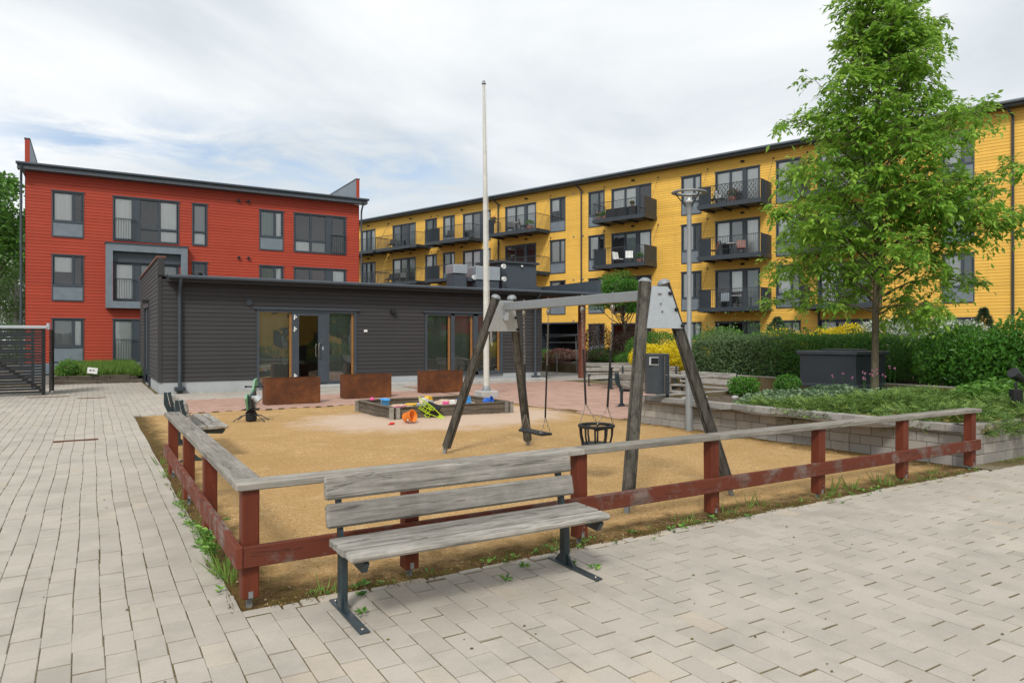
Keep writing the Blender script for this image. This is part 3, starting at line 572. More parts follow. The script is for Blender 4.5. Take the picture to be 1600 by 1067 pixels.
# ------------------------------------------------------------------ low dark building with canopy
def dark_block():
    b=empty('low_building',(8.3,22.7,0),label='single storey dark brown boarded building with glazed door and flat projecting eave',cat='building')
    F=frame((0,22.7),(1,0)); X0,X1=1.7,15.04
    op=[(4.42,7.62,.14,2.53),(10.12,13.30,.30,2.53)]
    siding_wall(b,F,X0+.07,X1,.34,3.36,op,.128,M['dark_siding'],seed=8)
    G=frame((1.7,31.3),(0,-1)); siding_wall(b,G,0,8.53,.34,3.98,[(2.6,4.95,.05,2.72)],.128,M['dark_siding'],'side_wall',9)
    siding_wall(b,frame((15.04,22.7),(0,1)),.1,8.6,.34,3.42,[],.128,M['dark_siding'],'side_wall',10)
    mb(F).box(X0+.05,X1-.05,8.5,8.6,0,3.42).build('back_wall',M['dark_siding'],b)
    mb(F).box(X0-.035,X0+.07,-.035,.035,.34,3.42).box(X0-.035,X0+.14,-.035,.0,3.47,3.98).box(X1-.05,X1+.035,-.035,.05,.34,3.34).build('corner_board',M['dark_siding'],b)
    mb(F).box(X0+.02,4.40,.01,.3,-.05,.335).box(7.64,10.1,.01,.3,-.05,.335).box(13.32,X1-.01,.01,.3,-.05,.335).box(4.4,7.64,.06,.3,-.05,.138).box(10.1,13.32,.03,.3,-.05,.295).box(X0+.02,X0+.3,.3,8.5,-.05,.335).build('plinth',M['plinth'],b)
    i=mb(F); i.box(X0+.15,X1-.15,3.6,3.65,.1,3.4); i.box(X0+.15,X1-.15,.3,3.6,.02,.1); i.box(X0+.15,X1-.15,.3,3.6,2.9,2.95); i.build('interior_wall',M['insul'],b)
    # entrance: fixed light, door, fixed light
    def lite(x0,x1,z0,z1,parent):
        m=mb(F); m.add([(x0,.06,z0),(x1,.06,z0),(x1,.06,z1),(x0,.06,z1)],[(0,1,2,3)]); m.build('pane',M['glass_low'],parent)
        c=mb(F); c.add([(x0,.2,z0),(x1,.2,z0),(x1,.2,z1),(x0,.2,z1)],[(0,1,2,3)]); c.build('blind',M['cur_t'],parent)
        t=mb(F)
        for k in (.09,.5,.9): t.box(x0+(x1-x0)*k-.006,x0+(x1-x0)*k+.006,.075,.085,z0,z1)
        t.box(x0,x1,.07,.085,z1-.04,z1); t.build('blind_cord',M['cur_g'],parent)
        mb(F).box(x1,x1+.065,.02,.12,z0,z1).build('timber_edge',M['orange_wood'],parent)
    m=mb(F); m.box(4.42,4.50,-.05,.16,.14,2.53).box(5.50,5.56,-.04,.16,.14,2.53).box(6.62,6.70,-.04,.16,.14,2.53).box(7.54,7.62,-.05,.16,.14,2.53).box(4.5,7.54,-.05,.16,2.455,2.53).box(4.5,5.5,-.05,.16,.14,.22).box(6.7,7.54,-.05,.16,.14,.22)
    m.box(4.34,7.70,-.10,-.02,2.53,2.60,.012); w1=m.build('entrance_frame',M['trim'],b); lite(4.50,5.435,.22,2.455,w1); lite(6.70,7.47,.22,2.455,w1)
    d=mb(F); d.box(5.56,5.72,-.03,.06,.17,2.45).box(6.34,6.62,-.03,.06,.17,2.45).box(5.72,6.34,-.03,.06,2.36,2.45).box(5.72,6.34,-.03,.06,.17,.30); dr=d.build('door',M['trim'],b)
    mb(F).add([(5.72,.02,.30),(6.34,.02,.30),(6.34,.02,2.36),(5.72,.02,2.36)],[(0,1,2,3)]).build('pane',M['glass'],dr)
    h=mb(F); h.tube([(6.44,-.03,1.0),(6.37,-.09,1.0),(6.34,-.10,1.05),(6.34,-.10,1.42),(6.37,-.09,1.47),(6.44,-.03,1.47)],.014,8); h.tube([(6.30,-.03,1.03),(6.26,-.02,1.06),(6.26,-.02,1.41),(6.30,-.03,1.44)],.012,8); h.build('handle',M['chain'],dr)
    mb(F).box(6.47,6.51,-.045,-.03,1.25,1.36).build('lock',M['galv_light'],dr)
    for z in (.42,1.92,2.30):
        q=mb(F)
        for dx,dz in ((0,.055),(.045,.01),(-.01,-.05),(0,0)): q.tube([(5.58+dx,-.03,z+dz),(5.58+dx,-.055,z+dz)],.026,10)
        q.build('hinge',M['white_plastic'],dr)
    m=mb(F); X=(10.12,10.20,11.24,11.42,12.13,12.30,13.22,13.30)
    fr=[(10.12,10.20),(11.14,11.27),(12.05,12.24),(13.20,13.30)]
    for a,c in fr: m.box(a,c,-.05,.16,.30,2.53)
    m.box(10.2,13.2,-.05,.16,2.455,2.53).box(10.2,13.2,-.05,.16,.30,.42).box(10.04,13.36,-.10,-.02,2.53,2.60,.012); w2=m.build('window',M['trim'],b)
    for a,c in ((10.20,11.06),(11.27,11.97),(12.24,13.12)): lite(a,c,.42,2.455,w2)
    sdr=mb(G); sdr.box(2.6,4.95,.02,.08,.05,2.72).box(2.55,2.62,-.05,.1,.0,2.77).box(4.93,5.0,-.05,.1,.0,2.77).box(2.62,4.93,-.05,.1,2.70,2.77).box(3.74,3.78,-.01,.03,.1,2.7); sdr.build('side_door',M['dark_metal'],b)
    mb(G).box(4.3,4.7,-.22,-.03,2.84,2.94).build('side_lamp',M['black_metal'],b)
    mb(G).box(-.05,8.60,-.06,.18,3.98,4.03).build('coping',M['brown_post'],b); mb(G).box(0,8.58,.02,.15,3.42,3.975).build('parapet',M['dark_siding'],b)
    # roof and canopy
    XR=17.72
    r=mb(F); r.prism([(-.42,3.40),(-.42,3.46),(8.6,3.62),(8.6,3.42)],X0+.16,XR,'x'); ro=r.build('roof',M['dark_metal'],b)
    mb(F).tube([(X0+.2,-.50,3.41),(XR+.05,-.50,3.41)],.06,10).build('gutter',M['trim'],ro)
    mb(F).box(X0+.17,XR,-.40,-.36,3.27,3.398).box(X0+.17,XR,-.36,.0,3.345,3.365).box(15.08,XR,0,8.5,3.36,3.39).build('soffit',M['dark_siding'],ro)
    mb(F).box(XR-.16,XR+.01,-.37,8.6,3.47,3.98).build('parapet',M['trim'],b)
    mb(F).box(15.1,17.6,.35,.53,3.06,3.355).box(17.45,17.6,.53,8.2,3.06,3.355).build('beam',M['brown_post'],b)
    mb(F).box(17.26,17.50,.34,.56,.0,3.06,.01).build('post',M['brown_post'],b)
    for x in (2.24,14.72):
        d=mb(F); d.tube([(x,-.48,3.38),(x,-.46,3.30),(x,-.14,3.06),(x,-.11,2.9),(x,-.11,.2)],.052,10); dp=d.build('downpipe',M['trim'],b)
        e=mb(F); e.box(x-.15,x+.15,-.26,-.04,.08,.2,.02); e.lathe([(.05,.0),(.09,.08)],(x,-.13,0),10); e.build('drain_shoe',M['dark_metal'],dp)
    v=mb(F); v.tube([(4.19,0,2.74),(4.19,-.06,2.74)],.10,16); o=v.build('air_vent',M['dark_metal'],b)
    l=mb(F); l.box(8.82,8.98,-.16,-.02,2.48,2.62,.015); l.build('wall_lamp',M['black_metal'],b)
    mb(F).box(7.88,8.0,-.04,-.02,1.84,1.92,.004).build('door_switch',M['white_plastic'],b)
    # step slab
    mb(F).box(5.3,14.9,-.62,-.04,-.05,.13,.015).build('step',M['concrete'],b)
    # plant room and duct boxes on the roof
    p=empty('roof_plant_room',(16.1,27,3.6),label='dark blue rendered box with flat lid on the roof of the low building',cat='plant room')
    q=MB(); q.box(15.25,17.0,26,28.0,3.55,4.88); q.build('wall',M['trim'],p); MB().prism([(25.9,4.90),(25.9,5.0),(28.2,5.10),(28.2,5.0)],15.1,17.1,'x').build('lid',M['dark_metal'],p); MB().box(17,17.25,26.0,28.4,3.5,3.95).build('upstand',M['trim'],p)
    MB().lathe([(.02,0),(.05,-.03),(.05,-.07),(.01,-.09)],(16.2,25.93,4.84),10).build('dome_lamp',M['white_plastic'],p)
    def duct(u0,u1,v0,v1,z0,z1,lab,nm):
        d=empty('duct_box',((u0+u1)/2,v0,3.6),label=lab,cat='duct box'); MB().box(u0,u1,v0,v1,z0,z1,.02).build('casing',M['ac_metal'],d); MB().box(u0+.03,u1-.03,v0+.05,v1-.05,3.55,z0-.03).build('base',M['trim'],d)
        for k,(du,dz) in enumerate(nm):
            q=MB(); q.tube([(u1+du,v0-.02,z0+dz),(u1+du,v0-.12,z0+dz)],.10,14); o=q.build('fan_end',M['white_plastic'],d)
            s=MB(); 
            for a in (0,2.1,4.2): s.tube([(u1+du+.045*math.cos(a),v0-.121,z0+dz+.045*math.sin(a)),(u1+du+.045*math.cos(a),v0-.126,z0+dz+.045*math.sin(a))],.022,8)
            s.build('port',M['black_hole'],o)
    duct(13.85,15.02,25.8,26.9,4.1,4.68,'silver duct box nearest the dark plant room on the low roof',[(.12,.62),(.14,.08)])
    duct(12.9,13.55,26,26.8,4.34,4.72,'smaller silver duct box farther left on the low roof, left of the flagpole',[(.28,-.14)])
    MB().box(13.56,13.85,26,26.8,4.05,4.2).build('warning_plate',M['trim'],[o for o in bpy.data.objects if o.name.startswith('duct_box')][-1])
dark_block()

# ------------------------------------------------------------------ yellow apartment block
YF=frame((32.5,28.25),(.3054,-.9522))
def yellow_block():
    b=empty('apartment_building',(32.5,28.25,.4),label='long four storey yellow boarded apartment building with dark hanging balconies',cat='building')
    F=YF; X0,X1=-42,17; op=[]; rr=random.Random(4)
    def W_(x0,x1,z0,z1,*a,**k): op.append((x0,x1,z0,z1)); window(b,F,x0,x1,z0,z1,*a,**k)
    FL=[9.25,6.27,3.35,.45]
    def narrow(x0,x1,lv,kinds):
        for z,k in zip(lv,kinds): W_(x0,x1,z,z+2.38 if z>1 else 2.62,[(0,.64,k[0],None),(.64,1,k[1],None)],panel=z+.78)
    def big(x0,x1,lv,kinds):
        for z,k in zip(lv,kinds): W_(x0,x1,z,z+2.33 if z>1 else 2.62,[(0,.34,k[0],None),(.34,.64,k[1],None),(.64,.70,'s',None),(.70,1,k[2],None)])
    big(-1.28,1.44,FL,['whw','hgw','dht','ddt']); narrow(-3.51,-2.17,FL,['ww','wd','wd','ww'])
    big(-8.62,-5.62,FL,['whd','dtw','hdd','ddd']); narrow(-10.49,-9.18,FL,['tg','wd','gw','gd'])
    narrow(-13.83,-12.46,FL[:3],['hd','ww','hd']); big(-18.14,-15.13,FL,['www','rrr','ggg','ddd'])
    narrow(-27.17,-25.75,FL,['td','wt','ww','dd']); big(-22.67,-19.66,FL,['hgw','whw','ggg','ddd']); narrow(-24.98,-23.62,FL,['wt','tw','ww','dd'])
    big(-31.47,-28.4,FL,['tdt','wgt','ddd','ddd']); big(-36.01,-33.92,FL,['wtw','dtd','ddd','ddd'])
    narrow(2.36,3.72,FL,['wg','ww','wg','ww']); big(4.7,7.3,FL,['wwt','dtw','wdt','wdd']); narrow(8.26,9.6,[.45],['ww']); narrow(10.46,11.8,FL,['wt','ww','wt','ww'])
    narrow(14.2,15.5,FL,['wt','ww','wt','ww'])
    op.append((-15.2,-11.3,.2,2.74)); siding_wall(b,F,X0,X1,.3,12.27,op,.152,M['yellow_siding'],seed=12)
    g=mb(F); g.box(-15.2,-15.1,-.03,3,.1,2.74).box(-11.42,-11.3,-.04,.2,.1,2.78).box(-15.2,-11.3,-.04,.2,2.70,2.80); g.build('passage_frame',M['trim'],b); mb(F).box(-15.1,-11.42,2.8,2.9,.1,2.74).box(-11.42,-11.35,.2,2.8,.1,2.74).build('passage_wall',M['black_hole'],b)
    q=mb(F); q.box(X1-.02,X1+.02,.0,11,.3,12.3).box(X0,X1,11,11.1,.3,12.3); q.build('side_wall',M['yellow_siding'],b)
    i=mb(F); i.box(X0+.1,-15.3,1.3,1.35,.3,12.2).box(-11.2,X1-.1,1.3,1.35,.3,12.2).box(-15.3,-11.2,1.3,1.35,2.95,12.2)
    for z in (3.0,6.0,9.0): i.box(X0+.1,X1-.1,.25,1.3,z-.1,z+.1)
    i.build('interior_wall',M['insul'],b); mb(F).box(X0,-15.2,-.02,.2,-.2,.3).box(-11.3,X1,-.02,.2,-.2,.3).build('plinth',M['plinth'],b)
    r=mb(F); r.prism([(-.62,12.46),(-.62,12.54),(11.2,13.3),(11.2,13.2)],X0-.3,X1+.5,'x'); ro=r.build('roof',M['fascia'],b)
    mb(F).box(X0-.3,X1+.5,-.60,-.56,12.26,12.458).box(X0-.3,X1+.5,-.56,.0,12.26,12.3).build('fascia',M['dark_metal'],ro)
    mb(F).tube([(X0-.3,-.68,12.44),(X1+.5,-.68,12.44)],.075,10).build('gutter',M['fascia'],ro)
    mb(F).box(-12.4,-11.3,3.3,4.4,12.6,13.32).build('roof_hatch',M['fascia'],ro); mb(F).box(-37,-33,3.5,6,12.6,13.5).build('roof_hatch',M['trim'],ro)
    for x in (-11.35,-19.1,-3.9+8.1+.2,13.0):
        mb(F).tube([(x,-.6,12.38),(x+.1,-.5,12.25),(x+.3,-.12,11.9),(x+.3,-.10,11.7),(x+.3,-.10,.3)],.055,10).build('downpipe',M['dark_metal'],b)
    for x in (-11.75,-10.95):
        for z in (11.75,8.75,5.75,2.9): mb(F).tube([(x,-.01,z),(x,-.06,z)],.055,10).build('air_vent',M['trim_light'],b)
    # balconies
    def balcony(x0,x1,z,solid,ends='ss',pattern=False):
        dp=1.55; s=mb(F); s.box(x0,x1,-dp,-.03,z,z+.14).box(x0-.02,x1+.02,-dp-.04,-dp,z-.06,z+.17).box(x0-.03,x0,-dp,-.03,z-.06,z+.17).box(x1,x1+.03,-dp,-.03,z-.06,z+.17)
        for k in range(4): xx=x0+.3+(x1-x0-.6)*k/3; s.box(xx-.04,xx+.04,-dp,-.03,z-.10,z)
        sl=s.build('balcony',M['dark_metal'],b)
        r=mb(F); zr0,zr1=z+.16,z+1.24; rail_bars(r,x0,x1,-dp-.02,zr0,zr1,.10)
        for e,xx in zip(ends,(x0,x1)):
            n=14
            r.box(xx-.018,xx+.018,-dp,-.04,zr1-.035,zr1)
            if e=='b':
                for i in range(n+1): y=-dp+(dp-.05)*i/n; r.box(xx-.006,xx+.006,y-.006,y+.006,zr0,zr1)
        r.build('railing',M['dark_metal'],sl)
        for e,xx in zip(ends,(x0,x1)):
            if e=='s':
                p=mb(F); p.box(xx-.012,xx+.012,-dp,-.05,zr0,zr1-.04)
                for i in range(12): y=-dp+.06+(dp-.12)*i/11; p.box(xx-.02,xx+.02,y-.012,y+.012,zr0,zr1-.04)
                p.build('side_panel',M['dark_metal'],sl)
        if solid:
            p=mb(F)
            for a,c in solid:
                p.box(a,c,-dp+.02,-dp+.035,zr0,zr1-.05); n=int((c-a)/.1)
                for i in range(n): xx=a+(c-a)*(i+.5)/n; p.box(xx-.015,xx+.015,-dp+.0,-dp+.02,zr0,zr1-.05)
            p.build('screen_panel',M['dark_metal'],sl)
        if pattern:
            p=mb(F); zc=(zr0+zr1)/2; a=x0+.3; n=14; st=(x1-x0-.5)/n
            for i in range(n):
                for sg in (-1,1):
                    for q in range(3):
                        zz=zr0+.05+q*.33; p.beam((a+i*st,-dp+.02,zz+(0 if sg>0 else .33)),(a+(i+1)*st,-dp+.02,zz+(.33 if sg>0 else 0)),.018,.018,up=(0,1,0))
            p.build('trellis',M['black_metal'],sl)
        t=mb(F)
        for xx in (x0-.12,x1+.12) if True else ():
            t.tube([(xx,-.05,z+2.62),(xx,-dp+.1,z+.12)],.009,6); t.lathe([(.03,-.04),(.045,0),(.03,.05)],(xx,-.05,z+2.62),8)
            t.box(min(xx,xx+.12),max(xx,xx-.12),-dp+.05,-dp+.12,z+.04,z+.12)
        t.build('tie_rod',M['dark_metal'],sl)
        xm=(x0+x1)/2+.2; l=mb(F); l.lathe([(.12,-.02),(.13,0),(.10,.06),(.03,.09)],(xm,-.10,z+2.70),12); l.build('ceiling_lamp',M['black_metal'],sl)
        return sl
    for z,pt in ((9.25,True),(6.25,False),(3.25,False)): balcony(-1.64,2.09,z,[(-1.60,-.85)],'bs',pt)
    for z in (9.25,6.25): balcony(-9.06,-5.23,z,[(-9.0,-8.1)] if z<9 else [],'bs')
    for z in (9.25,6.25): balcony(-18.58,-13.88,z,[(-18.5,-17.9)],'bb')
    for z in (9.25,6.25): balcony(-25.49,-20.43,z,[(-25.4,-23.8)],'bb')
    for z in (9.25,6.25): balcony(-31.86,-26.54,z,[],'bb')
    for z in (9.25,6.25): balcony(-38,-32.2,z,[],'bb')
    for z in (9.25,6.25,3.25): balcony(4.2,7.8,z,[],'ss')
yellow_block()

# ------------------------------------------------------------------ raised beds, walls
def block_wall(name,label,segs,h,course,bl,th,mat,cap=False,group=None,seed=3):
    """segs: list of (p0,p1) plan points; real blocks in running bond"""
    g=random.Random(seed); x,y=segs[0][0]; root=empty(name,(x,y,0),label=label,cat='wall',group=group); m=MB(); T=[]
    n=int(round(h/course))
    for (p0,p1) in segs:
        d=Vector((p1[0]-p0[0],p1[1]-p0[1],0)); Lg=d.length; d.normalize(); q=Vector((-d.y,d.x,0)); Mx=Matrix((d,q,Vector((0,0,1)))).transposed().to_4x4(); Mx.translation=Vector((p0[0],p0[1],0)); m.M=Mx
        for k in range(n):
            s=-(bl*.5 if k%2 else 0)-g.random()*.02
            while s<Lg:
                l=bl*g.choice((1,1,1,.93,1.04,.55)); a=max(s,0); b_=min(s+l,Lg)
                if b_-a>.03:
                    off=g.uniform(-.003,.003); m.box(a+.003,b_-.003,off,th+off,k*course+.003-.02,(k+1)*course-.003-.02,.005); t=min(1,max(0,g.gauss(.5,.22))); T+=[t]*26
                s+=l
    o=m.build('blocks',mat,root); a=o.data.attributes.new('tone','FLOAT','FACE'); a.data.foreach_set('value',np.array(T,np.float32))
    c=MB()
    for (p0,p1) in segs: c.M=None; d=Vector((p1[0]-p0[0],p1[1]-p0[1],0)); q=Vector((-d.y,d.x,0)).normalized()*(th*.5); c.beam((p0[0]+q.x,p0[1]+q.y,h*.5-.03),(p1[0]+q.x,p1[1]+q.y,h*.5-.03),th-.02,h-.02)
    c.build('mortar',M['joint'],root); return root
block_wall('retaining_wall','grey concrete block retaining wall round the bed with the young tree, beside the gravel yard',[((9.44,4.55),(15.5,4.50)),((9.10,10.25),(9.44,4.55))],.53,.133,.30,-.19 if False else .19,M['block'],seed=2)
block_wall('retaining_wall','far block wall closing the back of the tree bed near the picnic benches',[((9.10,10.25),(12.4,10.5))],.53,.133,.30,-.15,M['block'],seed=6)
block_wall('retaining_wall','brownish low wall under the hedge behind the picnic tables',[((15.65,16.4),(15.65,4.6))],.62,.155,.4,-.2,M['block'],seed=4)
block_wall('retaining_wall','pale low stone wall beside the brown canopy post with round shrubs above it',[((19.4,31.5),(20.4,24.4)),((20.4,24.4),(18.0,19.6)),((18.0,19.6),(15.66,16.4))],.50,.25,.6,-.25,M['block'],seed=5)
def patch(name,poly,z,mat,bump=.03,kind='structure',seg=.35,slope=None,**k):
    P=np.array(poly); u0,v0=P.min(0);u1,v1=P.max(0); nu=max(2,int((u1-u0)/seg));nv=max(2,int((v1-v0)/seg)); g=np.random.default_rng(int(z*100)+nu)
    m=MB(); idx={}
    def ins(x,y):
        c=False;j=len(poly)-1
        for i in range(len(poly)):
            if (poly[i][1]>y)!=(poly[j][1]>y) and x<(poly[j][0]-poly[i][0])*(y-poly[i][1])/(poly[j][1]-poly[i][1])+poly[i][0]: c=not c
            j=i
        return c
    for i in range(nu+1):
        for j in range(nv+1):
            x=u0+(u1-u0)*i/nu;y=v0+(v1-v0)*j/nv; zz=z+(slope(x,y) if slope else 0)+g.normal(0,bump); idx[i,j]=len(m.v); m.v.append((x,y,zz))
    for i in range(nu):
        for j in range(nv):
            x=u0+(u1-u0)*(i+.5)/nu;y=v0+(v1-v0)*(j+.5)/nv
            if ins(x,y): m.f.append((idx[i,j],idx[i+1,j],idx[i+1,j+1],idx[i,j+1])); m.sm.append(True)
    return m.build(name,mat,kind=kind,**k)
patch('planting_bed',[(9.2,4.6),(15.7,4.6),(15.7,10.5),(9.0,10.3)],.42,M['soil'],.012)
patch('planting_bed',[(15.8,1),(37.5,1),(37.5,13),(32.3,28.5),(28.2,41),(22,35),(19.6,31),(20.6,24.4),(18.1,19.4),(15.8,16.2)],.48,M['soil'],.02,seg=.6,slope=lambda x,y:.030*max(0,x-16))
# ------------------------------------------------------------------ raised lawn by the red block
def garden():
    patch('lawn',[(-1.0,29.75),(1.68,29.75),(9,31.6),(9,38.5),(-1.3,38.5)],.22,M['lawn'],.02,slope=lambda x,y:.018*(y-29.8))
    k=empty('timber_edging',(-1.1,29.6,0),label='double weathered sleeper edging along the front of the grass bed by the red building',cat='edging')
    m=MB(); 
    for a,b_ in ((-1.25,.2),(.22,1.66)): m.box(a,b_,29.30,29.46,-.05,.13,.012)
    m.build('lower_sleeper',M['box_wood_u'],k); m=MB()
    for a,b_ in ((-1.15,-.7),(-.69,.62),(.63,1.25)): m.box(a,b_,29.62,29.76,0,.28,.012)
    m.tube([(1.25,29.7,.14),(1.42,29.75,.14),(1.5,29.9,.14),(1.5,30.3,.14)],.09,8); m.build('upper_sleeper',M['box_wood_u'],k)
    g=np.random.default_rng(21); n=15000; P=np.stack([g.uniform(-1.05,1.66,n),g.uniform(29.8,37,n)**1.0,np.zeros(n)],1); P[:,2]=.22+.018*(P[:,1]-29.8); D=unit(g.normal(size=(n,3))*.35+np.array([0,0,1])); N_=unit(g.normal(size=(n,3))); V,F=kites(P,D,N_,g.uniform(.12,.42,n),.03*np.ones(n),.1)
    np_mesh('tall_grass',V,F,3,np.repeat(g.random(n)**1.2,2),M['grass'],kind='stuff',label='uncut grass and weeds filling the raised bed by the red building')
    shrub('garden_bush','bushy green weed clump at the left end of the grass bed','bush',[((-.7,30.0,.5),(.38,.35,.35))],M['lime'],.09,1800,seed=3,zmin=.25)
    s=empty('plant_sign',(0.05,29.7,.2),label='small tilted white card with red and black marks stuck in the grass bed',cat='sign'); m=MB(); m.M=Matrix.Translation((.05,29.56,.46))@Matrix.Rotation(R(8),4,'Y')@Matrix.Rotation(R(-12),4,'X'); m.box(-.16,.16,-.006,.006,-.11,.11); m.build('card',M['white_plastic'],s)
    m2=MB(); m2.M=m.M; 
    for x,w_ in ((-.09,.018),(-.06,.03),(-.02,.014),(.03,.035),(.08,.012)): m2.box(x-w_/2,x+w_/2,-.010,-.0065,-.02,.03)
    m2.build('lettering',M['black_metal'],s); MB().tube([(.05,29.58,.1),(.05,29.57,.40)],.008,6).build('stake',M['dark_metal'],s)
garden()
def gate_screen():
    s=empty('slatted_screen',(-1.05,24,0),label='black horizontal slat bin enclosure with diagonal braces and grey top bar',cat='screen'); z0,z1=.10,1.86
    def slats(pa,pb,nm,n=23):
        m=MB()
        for i in range(n): z=z0+(z1-z0)*i/(n-1); m.beam((pa[0],pa[1],z),(pb[0],pb[1],z),.02,.058)
        return m.build(nm,M['black_metal'],s)
    A=(-4.6,24.0);B=(-1.12,24.0);C=(-1.02,25.9); slats(A,B,'slat_panel'); slats((-1.02,24.05),C,'slat_panel')
    for x,y in ((-1.16,24.06),(-2.9,24.06),(-4.6,24.06),(-1.02,25.9)):
        MB().box(x-.045,x+.045,y-.03,y+.05,0,1.9).build('post',M['black_metal'],s)
    m=MB(); m.beam((-2.9,24.07,1.5),(-1.2,24.07,.14),.03,.09).beam((-2.9,24.12,1.2),(-4.5,24.12,.14),.03,.09); m.build('brace',M['black_metal'],s)
    MB().box(-4.7,-1.05,23.94,24.14,1.90,1.985,.015).build('top_bar',M['galv_light'],s); MB().tube([(-1.04,24.0,1.88),(-1.04,24,2.06)],.045,10).build('post_cap',M['galv_light'],s)
    b=empty('slatted_screen',(-3.5,27.5,0),label='second dark slat screen standing behind the black enclosure in front of the trees',cat='screen'); m=MB()
    for i in range(12): m.box(-6,-1.6,27.5,27.53,.2+i*.14,.27+i*.14)
    m.build('slat_panel',M['dark_metal'],b); q=MB().box(-1.66,-1.58,27.53,27.6,0,1.95).box(-3.8,-3.7,27.53,27.6,0,1.95); q.build('post',M['dark_metal'],b)
gate_screen()
for (u,v,l,lab) in ((-.2,12.95,.56,'narrow rusty drain slot set in the pavers left of the gravel yard'),(.02,22.1,.62,'far drain slot in the pavers in front of the slatted screen'),(-1.0,23.1,.9,'drain slot in the pavers at the foot of the slatted screen')):
    d=empty('drain_slot',(u,v,0),label=lab,cat='drain',group='drain slots in the pavers'); MB().box(u-l/2,u+l/2,v-.05,v-.03,-.01,.012).box(u-l/2,u+l/2,v+.03,v+.05,-.01,.012).box(u-l/2-.02,u-l/2,v-.05,v+.05,-.01,.012).box(u+l/2,u+l/2+.02,v-.05,v+.05,-.01,.012).build('frame',M['corten'],d); MB().box(u-l/2,u+l/2,v-.03,v+.03,.003,.006).build('slot',M['soil'],d)

# ------------------------------------------------------------------ play yard fence
def yard_fence():
    f=empty('low_fence',(.82,4.43,0),label='knee high fence with red posts and grey plank top rail round the gravel yard',cat='fence')
    g=random.Random(2)
    for i,(u,v) in enumerate([(.82,4.43),(1.86,4.43),(3.3,4.43),(4.78,4.43),(6.3,4.43),(7.8,4.43),(9.28,4.43),(.82,6.05),(.82,7.47),(.82,8.98)]):
        m=MB(); m.M=Matrix.Translation((u,v,0))@Matrix.Rotation(g.uniform(-.012,.012),4,'X'); m.box(-.05,.05,-.05,.05,.045,.70,.006); p=m.build('post',M['red_post'],f)
        m=MB(); m.box(u-.016,u+.016,v-.012,v+.012,-.02,.06); m.box(u-.013,u+.013,v-.054,v-.050,.05,.09); m.build('ground_shoe',M['galv'],p)
        if i in (2,3,4,5,6):
            for z in (.09,.13): MB().tube([(u,v-.057,z),(u,v-.064,z)],.008,8).build('bolt',M['chain'],p)
    m=MB(); m.box(.735,.905,4.515,9.1,.70,.745,.006); m.build('top_rail',M['wood_v'],f)
    for a,b_ in ((.735,3.296),(3.300,4.796),(4.80,9.40)): 
        m=MB(); m.box(a,b_,4.345,4.512,.70,.745,.006); m.build('top_rail',M['wood_u'],f)
    m=MB(); m.box(.727,.768,4.33,9.05,.245,.375,.005); m.build('lower_rail',M['lower_v'],f)
    for a,b_ in ((.77,4.93),(4.934,9.36)):
        m=MB(); m.box(a,b_,4.335,4.378,.245,.37,.005); m.build('lower_rail',M['lower_u'],f)
yard_fence()

# ------------------------------------------------------------------ benches and tables
def make_bench(label,L_=1.77,plates=False,group=None):
    r=empty('park_bench',(0,0,0),label=label,cat='bench',group=group); h=L_/2
    for y0,y1 in ((-.315,-.200),(-.178,-.063),(-.041,.074)):
        m=MB(); m.box(-h,h,y0,y1,.405,.45,(.006 if y0>-.3 else .016)); m.build('seat_plank',M['bench_wood'],r)
    for z,yo in ((.485,.150),(.645,.185)):
        m=MB(); m.M=Matrix.Translation((0,yo,z))@Matrix.Rotation(R(-12),4,'X'); m.box(-h+.01,h+.03,-.02,.022,0,.142,.014); m.build('back_plank',M['bench_wood'],r)
    for x in (-h+.10,h-.06):
        m=MB(); m.box(x-.022,x+.022,.10,.17,.0,.40,.006); m.box(x-.03,x+.03,-.26,.31,.0,.013,.004); m.prism([(.02,.013),(.10,.013),(.10,.09)],x-.006,x+.006,'x'); m.prism([(.17,.013),(.25,.013),(.17,.09)],x-.006,x+.006,'x')
        m.prism([(.17,.36),(.17,.40),(-.27,.40),(-.29,.385),(-.25,.33)],x-.015,x+.015,'x'); m.beam((x,.165,.385),(x,.258,.80) if plates else (x,.249,.765),.05,.026,up=(1,0,0)); lg=m.build('leg',M['green_black'],r)
        if plates:
            m=MB(); m.prism([(.19,.44),(.28,.50),(.33,.62),(.33,.80),(.29,.80),(.26,.64)],x-.02,x+.02,'x'); m.build('end_plate',M['green_black'],r)
        for y in (-.22,.27): MB().lathe([(.012,0),(.010,.006),(.003,.008)],(x,y,.013),8).build('bolt',M['chain'],lg)
    return r
def put(o,u,v,rz,label=None,group=None,z=0):
    o.location=(u,v,z); o.rotation_euler=(0,0,rz)
    if label: o['label']=label
    return o
put(make_bench('weathered wooden bench with dark iron legs standing on the pavers in front of the fence',group='weathered wooden benches'),2.06,3.91,0)
pb=put(make_bench('weathered bench with dark end plates on the gravel behind the left fence',plates=True,group='weathered wooden benches'),1.27,10.85,R(90))
a=-R(31.17)
for (u,v),rz,lab in ((W(3.45,24.0),a,'farthest picnic bench, facing the camera beyond the left picnic table'),((10.98,12.05),R(90),'picnic bench seen from behind its dark iron ends, nearest the litter bin'),((12.95,12.35),R(-90),'picnic bench to the right of the right picnic table, below the hedge'),(W(4.15,21.2),a+PI,'picnic bench turned away from the camera between the two picnic tables')):
    c=copy_tree(pb); put(c,u,v,rz,lab)
